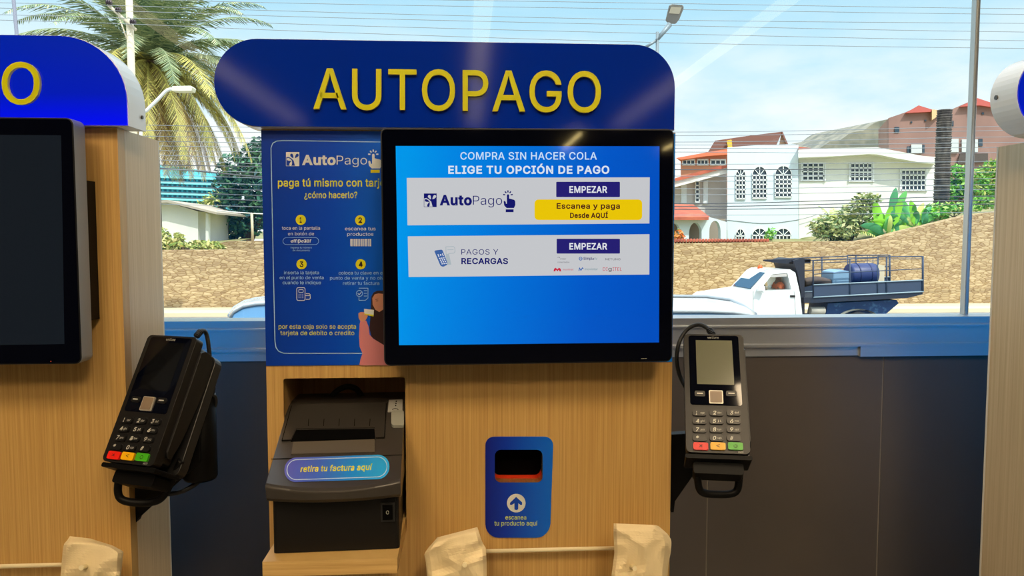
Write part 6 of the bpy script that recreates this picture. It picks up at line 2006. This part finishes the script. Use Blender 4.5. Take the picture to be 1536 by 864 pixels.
obj('lamp_head', bm, mat('grey lamp head', (136, 134, 128), rough=0.5), sl2, bevel=0.02)
bm = newbm()
plate(bm, [[(1003.5, 20), (1006.5, 10), (1022.5, 11), (1019, 21)]], lambda p: P(p[0], p[1], 13.98 + (p[1] - 20) * 0.006), lambda p: P(p[0], p[1], 13.995 + (p[1] - 20) * 0.006), 0)
obj('lamp_glass', bm, mat('pale lamp glass', (206, 196, 172), rough=0.25), sl2)
gp = obj('grey_pole', (lambda b_: (tube(b_, [(P(25, 60, 9).x, 9, gz(9)), P(24.8, 48, 9), P(20.4, 0, 9), P(18, -40, 9)], 0.020), b_)[1])(newbm()), mat('lavender grey pole', (150, 154, 170), rough=0.5))
tag(origin(gp, (P(25, 60, 9).x, 9, gz(9))), 'thin grey pole rising behind the left header sign at the picture edge', 'pole')

M_wire = mat('weathered cable', (136, 144, 150), rough=0.7)
M_wire2 = mat('black cable sheath', (84, 88, 94), rough=0.7)
ORD = ['topmost', 'second', 'third', 'fourth', 'fifth', 'sixth', 'seventh', 'eighth', 'ninth', 'tenth', 'eleventh', 'twelfth', 'thirteenth', 'fourteenth', 'fifteenth', 'sixteenth', 'seventeenth', 'eighteenth']


def wire(pts, Y, r, m, label, group):
    bm = newbm()
    tube(bm, spline([P(x, y, Y) for x, y in pts], 5), r, n=5)
    o = obj('overhead_cable', bm, m)
    tag(o, label, 'cable', group)
    origin(o, P(pts[0][0], pts[0][1], Y))


upper = [(-14, 5, 13), (-5, 14, 21.6), (4, 30, 35), (12, 38, 48), (22, 50.5, 61), (30, 64, 72.6)]
for i, (a, b, c) in enumerate(upper):
    wire([(-700, a - 8), (0, a), (500, (a + b) / 2 + 1.5), (1000, b), (1536, c), (2200, c + 4)], UY, 0.0085, M_wire, '%s%s of the six thin cables crossing the sky over the AUTOPAGO sign' % (ORD[i], '' if i == 0 else ' from the top'), 'thin cables across the upper sky')
lower = [(188, 198, 190, 0), (196, 203.5, 196, 0), (204.6, 213, 205.6, 0), (212, 217.5, 214, 0), (219, 222.5, 221, 0), (226, 228, 229, 0), (233, 246, 242, 0), (247.5, 254.5, 251, 1), (240, 264, 258, 0), (254, 271.5, 268, 0),
         (262, 283, 277, 0), (272, 292, 284, 0), (279, 305, 294, 1), (288, 309.5, 300, 1), (296, 314, 306, 1), (306, 322.5, 318, 0)]
lower.sort(key=lambda q_: q_[1])
for i, (a, b, c, k) in enumerate(lower):
    wire([(-700, a - 6), (60, a - 3), (240, a), (600, (a + b) / 2 + 2), (1015, b), (1260, (b + c) / 2 + 1), (1490, c), (2200, c - 8)], UY - 0.3 + 0.03 * i, 0.013 if k else 0.0085, M_wire2 if k else M_wire,
         '%s%s of the sixteen cables in front of the white house' % (ORD[i], '' if i == 0 else ' from the top'), 'street cables in front of the white house')
wire([(1058, 326), (1100, 331), (1150, 335), (1200, 329), (1225, 322)], HY - 0.012, 0.014, M_wire, 'sagging cable against the wall between the upper and lower arched windows', 'drop cables')
wire([(238, 252), (300, 257), (400, 266), (560, 276)], 24, 0.022, M_wire2, 'thick dark cable sloping across the palm fronds and the dark tree', 'drop cables')
wire([(325, 316), (377.6, 320), (500, 326)], 26.4, 0.02, M_white, 'white cable fixed to the fence post above the low rubble wall', 'drop cables')

# ------------------------------------------------------------------ the white pickup truck
TY = 20.0
TWID = 1.62
trk = thing('pickup_truck', 'white pickup truck with a dark railed cargo bed driving along the stone wall', 'truck', (P(1200, 480, TY).x, TY + TWID / 2, P(1200, 500, TY).z))
M_tw = mat('white truck paint', (232, 238, 236), rough=0.25, coat=0.4)
M_tg = mat('truck window glass', (44, 74, 104), rough=0.05)
M_bed = mat('dark blue grey bed steel', (52, 66, 88), rough=0.5)
M_bedd = mat('dark bed frame', (28, 36, 52), rough=0.55)
M_tyre = mat('tyre rubber', (34, 34, 36), rough=0.8)
zground = P(1200, 503, TY).z
prof = [(1060, 497), (1056, 470), (1062, 451), (1072, 444), (1128, 435.5), (1151, 408.5), (1159, 404.5), (1185, 404), (1193, 409), (1200, 440), (1203.5, 472), (1203.5, 497)]
win = [(1138.5, 436.6), (1158.5, 411.4), (1181, 409.6), (1187.5, 434.5)]
bm = newbm()
nv_ = len(prof)
f0 = lambda p: P(p[0], p[1], TY + (0.10 if p[1] < 432 else 0.0))
f1 = lambda p: P(p[0], p[1], TY) + Vector((0, TWID - (0.10 if p[1] < 432 else 0.0), 0))
tri = None
plate(bm, [prof, win], f0, f1, 0)
cabo = obj('cab', bm, M_tw, trk)
ws = [P(1128, 434.6, TY), P(1151, 408.8, TY + 0.1)]
bm = newbm()
o_ = Vector((-0.012, 0, 0.008))
a, b = ws
q = [a + Vector((0, 0.10, 0)), a + Vector((0, TWID - 0.10, 0)), b + Vector((0, TWID - 0.26, 0)), b + Vector((0, 0.06, 0))]
q = [p.lerp(sum(q, Vector()) / 4, 0.06) + o_ for p in q]
face(bm, q)
face(bm, [p - o_ * 1.5 for p in reversed(q)])
obj('windscreen', bm, M_tg, trk)
bm = newbm()
plate(bm, [[(x, y) for x, y in win]], lambda p: P(p[0], p[1], TY + 0.10) + Vector((0, 0.04, 0)), None, 0)
obj('door_glass', bm, glass_mat('clear truck glass', (0.75, 0.8, 0.82)), trk)
bm = newbm()
px_block(bm, [(1143, 414.5), (1160, 412), (1180, 410.4), (1180.5, 414.5), (1161, 416)], TY + 0.09, 0.02)
obj('sun_visor_strip', bm, mat('pale strip', (190, 186, 180), rough=0.6), trk)
bm = newbm()
px_block(bm, [(1139.5, 428.4), (1145, 427), (1148, 430), (1148.5, 436), (1146, 439.5), (1143, 436.5), (1137.5, 437)], TY - 0.16, 0.12)
obj('wing_mirror', bm, M_tw, trk, bevel=0.02)
bm = newbm()
px_block(bm, [(1185.5, 443), (1192.8, 443), (1192.8, 446), (1185.5, 446)], TY - 0.02, 0.02)
obj('door_handle', bm, M_black, trk)
bm = newbm()
d = 0.35
for a, b in (((1130, 436.5), (1130, 490)), ((1191, 436.5), (1195, 490))):
    face(bm, [P(a[0] - d, a[1], TY - 0.004), P(a[0] + d, a[1], TY - 0.004), P(b[0] + d, b[1], TY - 0.004), P(b[0] - d, b[1], TY - 0.004)])
obj('door_seam', bm, mat('door seam', (150, 154, 152), rough=0.6), trk)
bm = newbm()
ball(bm, P(1140, 402, TY + 1.0), (0.07, 0.07, 0.09), u=10, v=6)
obj('beacon', bm, mat('orange beacon', (226, 96, 40), rough=0.4), trk)
for wx_ in (1085, 1290):
    bm = newbm()
    c = P(wx_, 486, TY)
    for yy, dd in ((TY + 0.02, 0.22), (TY + TWID - 0.24, 0.22)):
        tube(bm, [(c.x, yy, zground + 0.31), (c.x, yy + 0.04, zground + 0.31), (c.x, yy + dd - 0.04, zground + 0.31), (c.x, yy + dd, zground + 0.31)], [0.26, 0.31, 0.31, 0.26], n=20)
    obj('wheel_pair', bm, M_tyre, trk)
# bed: floor and sill, side boards, rails, posts, both sides
bm = newbm()
px_block(bm, [(1206, 446.5), (1219, 446.5), (1384, 437), (1384, 441.5), (1362, 447), (1219, 454.5), (1206, 454.5)], TY - 0.02, TWID + 0.04)
obj('bed_floor', bm, M_bedd, trk)
for side, yy in (('near', TY - 0.02), ('far', TY + TWID - 0.02)):
    dy = Vector((0, yy - TY, 0))
    bm = newbm()
    plate(bm, [[(1219, 446), (1219, 427.5), (1383, 420), (1383, 437.2)]], lambda p: P(p[0], p[1], TY) + dy, lambda p: P(p[0], p[1], TY) + dy + Vector((0, 0.04, 0)), 0)
    obj('side_board', bm, M_bed, trk)
    bm = newbm()
    for a, b, r_ in (((1219, 427.2), (1384, 419.8), 0.016), ((1219, 445.8), (1384, 437.2), 0.018)):
        tube(bm, [P(*a, TY) + dy + Vector((0, -0.02, 0)), P(*b, TY) + dy + Vector((0, -0.02, 0))], r_, n=6)
    obj('pale_rail', bm, mat('pale steel rail', (150, 172, 182), rough=0.5), trk)
    for a, b, r_ in (((1219, 390.6), (1315, 386.4), 0.016), ((1219, 394.6), (1315, 391), 0.011), ((1315, 385.2), (1384, 384.8), 0.018), ((1315, 388.6), (1384, 388), 0.009), ((1219, 411.2), (1384, 403), 0.013)):
        bm = newbm()
        tube(bm, [P(*a, TY) + dy, P(*b, TY) + dy], r_, n=6)
        obj('rail', bm, M_bed, trk)
    for x, y0, r_ in ((1219, 390.4, 0.022), (1274, 389, 0.020), (1315.5, 385, 0.016), (1329, 386, 0.022), (1383.2, 384.6, 0.028)):
        bm = newbm()
        yb_ = 446.5 - 9.5 * (x - 1219) / 165
        tube(bm, [P(x, yb_, TY) + dy + Vector((0, -0.01, 0)), P(x, y0, TY) + dy + Vector((0, -0.01, 0))], r_, n=6)
        obj('post', bm, M_bed if x > 1220 else M_bedd, trk)
bm = newbm()
for x in (1348, 1357, 1366):
    tube(bm, [P(x, 419, TY) + Vector((0, TWID, 0)), P(x, 386, TY) + Vector((0, TWID, 0))], 0.010, n=5)
obj('rear_bars', bm, M_bed, trk)
bm = newbm()
px_block(bm, [(1196, 472), (1207, 472), (1207, 390), (1200, 388), (1190, 391), (1196, 408), (1202, 440)], TY + 0.10, TWID - 0.2)
obj('headboard', bm, M_bedd, trk)
bm = newbm()
px_block(bm, [(1147, 389.5), (1206, 388), (1216, 388.6), (1216, 394), (1180, 395.5), (1147, 392)], TY + 0.2, 0.12)
px_block(bm, [(1147, 389.5), (1206, 388), (1216, 388.6), (1216, 394), (1180, 395.5), (1147, 392)], TY + TWID - 0.3, 0.12)
px_block(bm, [(1184, 391), (1216, 390), (1216, 395), (1184, 396)], TY + 0.2, TWID - 0.4)
obj('overhead_rack', bm, M_bedd, trk)
bm = newbm()
px_block(bm, [(1204, 476), (1238, 476), (1242, 455), (1345, 450), (1348, 455), (1330, 470), (1322, 476), (1322, 490), (1204, 490)], TY + 0.25, TWID - 0.5)
obj('chassis', bm, mat('blue chassis', (28, 62, 112), rough=0.6, var=(8.0, (70, 110, 150), (1, 1, 1), 0.55, 0.7)), trk)
bm = newbm()
pts_ = [P(1290 - 30 * math.cos(math.pi * i / 12), 480 - 16 * math.sin(math.pi * i / 12), TY + 0.1) for i in range(13)]
for i in range(12):
    face(bm, [pts_[i], pts_[i + 1], pts_[i + 1] + Vector((0, 0.28, 0)), pts_[i] + Vector((0, 0.28, 0))])
    face(bm, [pts_[i] + Vector((0, 0, -0.02)), pts_[i] + Vector((0, 0.28, -0.02)), pts_[i + 1] + Vector((0, 0.28, -0.02)), pts_[i + 1] + Vector((0, 0, -0.02))])
obj('mudguard', bm, mat('pale mudguard', (196, 196, 180), rough=0.6), trk)
bm = newbm()
tube(bm, [P(1215, 466, TY + 0.2), P(1236, 466, TY + 0.2)], 0.11, n=12)
obj('fuel_tank', bm, mat('pale dusty metal', (190, 184, 168), rough=0.5), trk)
# cargo standing in the bed
t = thing('plastic_drum', 'dark blue plastic drum lying in the truck bed', 'drum', P(1292, 432, TY + 0.7))
bm = newbm()
tube(bm, [P(1272, 412, TY + 0.72), P(1275, 412, TY + 0.72), P(1307, 411, TY + 0.72), P(1311, 411, TY + 0.72)], [0.29, 0.31, 0.31, 0.29], n=24)
obj('drum_body', bm, mat('dark blue plastic', (36, 52, 104), rough=0.45), t)
bm = newbm()
for x in (1283, 1300):
    tube(bm, [P(x, 411.6, TY + 0.72), P(x + 1.4, 411.5, TY + 0.72)], 0.322, n=24)
obj('hoop', bm, mat('navy hoop', (30, 40, 88), rough=0.45), t)
bm = newbm()
px_block(bm, [(1249, 440), (1274, 440), (1274, 407), (1262, 404.5), (1250, 408)], TY + 0.35, 0.7)
tag(origin(obj('storage_tub', bm, mat('pale blue plastic', (128, 164, 192), rough=0.5), bevel=0.03), P(1262, 438, TY + 0.7)), 'pale blue storage tub in the truck bed beside the drum', 'tub')
bm = newbm()
px_block(bm, [(1308, 438), (1326, 437), (1327, 398), (1315, 396.5)], TY + 1.2, 0.05)
tag(origin(obj('plywood_board', bm, mat('pale board', (214, 202, 170), rough=0.8)), P(1317, 437, TY + 0.5)), 'pale board standing on edge in the truck bed behind the drum', 'board')
bm = newbm()
for p0, p1, rs in (((1206, 424, TY + 0.5), (1244, 425, TY + 0.5), 0.12),):
    tube(bm, spline([P(*p0), P(1225, 421, TY + 0.5), P(*p1)], 5), rs, n=10)
tag(origin(obj('tarpaulin_roll', bm, mat('dark brown tarpaulin', (84, 72, 66), rough=0.8)), P(1226, 430, TY + 0.5)), 'dark rolled tarpaulin lying at the front of the truck bed', 'tarpaulin')


# ------------------------------------------------------------------ the driver
def skin_figure(name, nodes, edges, m, parent, levels=1):
    me = bpy.data.meshes.new(name)
    me.from_pydata([n[0] for n in nodes], edges, [])
    o = bpy.data.objects.new(name, me)
    COL.objects.link(o)
    o.parent = parent
    sk = o.modifiers.new('skin', 'SKIN')
    for i, n in enumerate(nodes):
        me.skin_vertices[0].data[i].radius = (n[1], n[1] if len(n) < 3 else n[2])
    me.skin_vertices[0].data[0].use_root = True
    sb = o.modifiers.new('smooth', 'SUBSURF')
    sb.levels = sb.render_levels = levels
    me.materials.append(m)
    return o


dc = P(1167, 450, TY + 0.55)
drv = thing('person', 'driver in an orange shirt sitting at the wheel inside the truck cab', 'person', dc)
dn = [((0, 0, 0.05), 0.14), ((0, 0, 0.28), 0.15), ((0, 0, 0.46), 0.14), ((0.0, 0, 0.57), 0.055), ((-0.02, 0, 0.66), 0.085, 0.075), ((-0.02, 0, 0.76), 0.08, 0.07),
      ((0, -0.19, 0.44), 0.06), ((-0.10, -0.24, 0.22), 0.045), ((-0.36, -0.16, 0.27), 0.035), ((-0.43, -0.15, 0.30), 0.03),
      ((0, 0.19, 0.44), 0.06), ((-0.12, 0.22, 0.22), 0.045), ((-0.36, 0.14, 0.27), 0.035), ((-0.43, 0.13, 0.30), 0.03),
      ((-0.20, -0.10, 0.04), 0.085), ((-0.42, -0.10, 0.02), 0.06), ((-0.20, 0.10, 0.04), 0.085), ((-0.42, 0.10, 0.02), 0.06), ((-0.10, 0, 0.67), 0.015), ((-0.44, -0.11, -0.30), 0.04), ((-0.44, 0.11, -0.30), 0.04)]
de = [(0, 1), (1, 2), (2, 3), (3, 4), (4, 5), (2, 6), (6, 7), (7, 8), (8, 9), (2, 10), (10, 11), (11, 12), (12, 13), (0, 14), (14, 15), (0, 16), (16, 17), (4, 18), (15, 19), (17, 20)]
skin_figure('body', dn, de, mat('brown skin', (132, 90, 70), rough=0.55), drv, 2)
sn = [((0, 0, 0.06), 0.15), ((0, 0, 0.28), 0.165), ((0, 0, 0.45), 0.15), ((0, 0, 0.52), 0.08), ((0, -0.19, 0.45), 0.075), ((-0.05, -0.225, 0.31), 0.062), ((0, 0.19, 0.45), 0.075), ((-0.05, 0.215, 0.31), 0.062)]
skin_figure('orange_shirt', sn, [(0, 1), (1, 2), (2, 3), (2, 4), (4, 5), (2, 6), (6, 7)], mat('orange cloth', (240, 116, 66), rough=0.8), drv, 2)
bm = newbm()
ball(bm, dc + Vector((-0.01, 0, 0.775)), (0.092, 0.084, 0.06))
obj('hair', bm, mat('dark hair', (40, 32, 30), rough=0.7), drv)
bm = newbm()
c0 = dc + Vector((-0.47, -0.02, 0.26))
pts_ = [c0 + Vector((0.05 * math.sin(a * math.pi / 10), 0.19 * math.cos(a * math.pi / 10), 0.17 * math.sin(a * math.pi / 10))) for a in range(21)]
tube(bm, pts_, 0.014, n=6)
tube(bm, [c0 + Vector((0, -0.18, 0)), c0 + Vector((-0.03, 0, -0.02)), c0 + Vector((0, 0.18, 0))], 0.012, n=6)
tube(bm, [c0 + Vector((-0.03, 0, -0.02)), c0 + Vector((-0.30, 0, -0.18))], 0.022, n=6)
obj('steering_wheel', bm, M_black, trk)
bm = newbm()
box(bm, (dc.x + 0.14, TY + 0.25, dc.z - 0.15), (dc.x + 0.26, TY + TWID - 0.25, dc.z + 0.62))
box(bm, (dc.x - 0.40, TY + 0.25, dc.z - 0.28), (dc.x + 0.16, TY + TWID - 0.25, dc.z - 0.10))
obj('bench_seat', bm, mat('dark seat cloth', (52, 54, 60), rough=0.8), trk, bevel=0.03)

# ------------------------------------------------------------------ the white car parked close to the window
car = thing('parked_car', 'white parked car close to the window, only its roof showing above the sill', 'car', (P(740, 480, 5.2).x, 5.2, gz(5.2)))
M_cw = mat('white car paint', (236, 242, 246), rough=0.2, coat=0.5)
M_cg = mat('car window glass', (96, 150, 196), rough=0.06)
near = [(345, 477, 5.06), (351, 467, 5.05), (365, 459, 5.04), (384, 455.5, 5.02), (400, 454.6, 5.0), (560, 455.5, 4.87), (760, 459, 4.68), (1013, 466.4, 4.42), (1060, 466.4, 4.40), (1100, 468, 4.38), (1122, 471, 4.37), (1131, 475, 4.36)]
far = [(343.5, 476, 5.5), (351, 464, 5.8), (366, 455, 6.0), (385, 450, 6.1), (400, 448.4, 6.12), (560, 444, 6.0), (760, 443, 5.8), (1013, 446.6, 5.55), (1060, 447.2, 5.5), (1096, 452.4, 5.35), (1116, 462, 5.0), (1133, 474, 4.7)]
bm = newbm()
rows = []
for a, b in zip(near, far):
    A, B = P(*a), P(*b)
    rows.append([bm.verts.new(A.lerp(B, k / 6) + Vector((0, 0, 0.022 * math.sin(math.pi * k / 6)))) for k in range(7)])
for i in range(len(rows) - 1):
    for k in range(6):
        bm.faces.new([rows[i][k], rows[i + 1][k], rows[i + 1][k + 1], rows[i][k + 1]])
o = obj('roof', bm, M_cw, car, smooth=True)
md = o.modifiers.new('sheet', 'SOLIDIFY')
md.thickness = 0.02
md.offset = -1
bm = newbm()
tube(bm, [P(*a_) + Vector((0, 0, 0.012)) for a_ in far], 0.012, n=6)
tube(bm, [P(*a_) + Vector((0, -0.004, -0.004)) for a_ in near], 0.010, n=6)
obj('roof_gutter', bm, mat('grey gutter trim', (150, 160, 166), rough=0.4), car)
for nm, row, out in (('near_windows', near, Vector((0, -0.16, 0))), ('far_windows', far, Vector((0, 0.16, 0)))):
    bm = newbm()
    A = [P(*a) + Vector((0, 0, -0.012)) for a in row]
    zb_ = min(p.z for p in A) - 0.30
    for a, b in zip(A[:-1], A[1:]):
        face(bm, [a, b, Vector((b.x, b.y, zb_)) + out, Vector((a.x, a.y, zb_)) + out])
    obj('side_glass', bm, M_cg, car)
bm = newbm()
for row in ((near[0], far[0]), (near[-1], far[-1])):
    a, b = P(*row[0]), P(*row[1])
    s = -1 if row[0][0] < 700 else 1
    zb_ = a.z - 0.30
    face(bm, [a, b, Vector((b.x + 0.3 * s, b.y + 0.1, zb_)), Vector((a.x + 0.3 * s, a.y - 0.1, zb_))])
obj('end_glass', bm, M_cg, car)
bm = newbm()
cl, crr = P(*near[0]), P(*near[-1])
ang = math.atan2(crr.y - cl.y, crr.x - cl.x)
mid = (cl + crr) / 2 + Vector((0.1, 0.62, 0))
MC = Matrix.Translation((mid.x, mid.y, gz(5))) @ Matrix.Rotation(ang, 4, 'Z')
hl, hw = 2.15, 0.84
bodyp = [(-hl, 0.25), (-hl - 0.03, 0.5), (-hl + 0.1, 0.72), (-1.55, 0.86), (1.6, 0.90), (hl - 0.02, 0.80), (hl, 0.4), (hl - 0.08, 0.22)]
plate(bm, [bodyp], lambda p: MC @ Vector((p[0], -hw, p[1])), lambda p: MC @ Vector((p[0], hw, p[1])), 0)
obj('body_shell', bm, M_cw, car, bevel=0.05, seg=3)
for wx_ in (-1.35, 1.35):
    for wy in (-hw + 0.01, hw - 0.21):
        bm = newbm()
        tube(bm, [MC @ Vector((wx_, wy + q_, 0.31)) for q_ in (0, 0.03, 0.17, 0.20)], [0.27, 0.31, 0.31, 0.27], n=20)
        obj('wheel', bm, M_tyre, car)
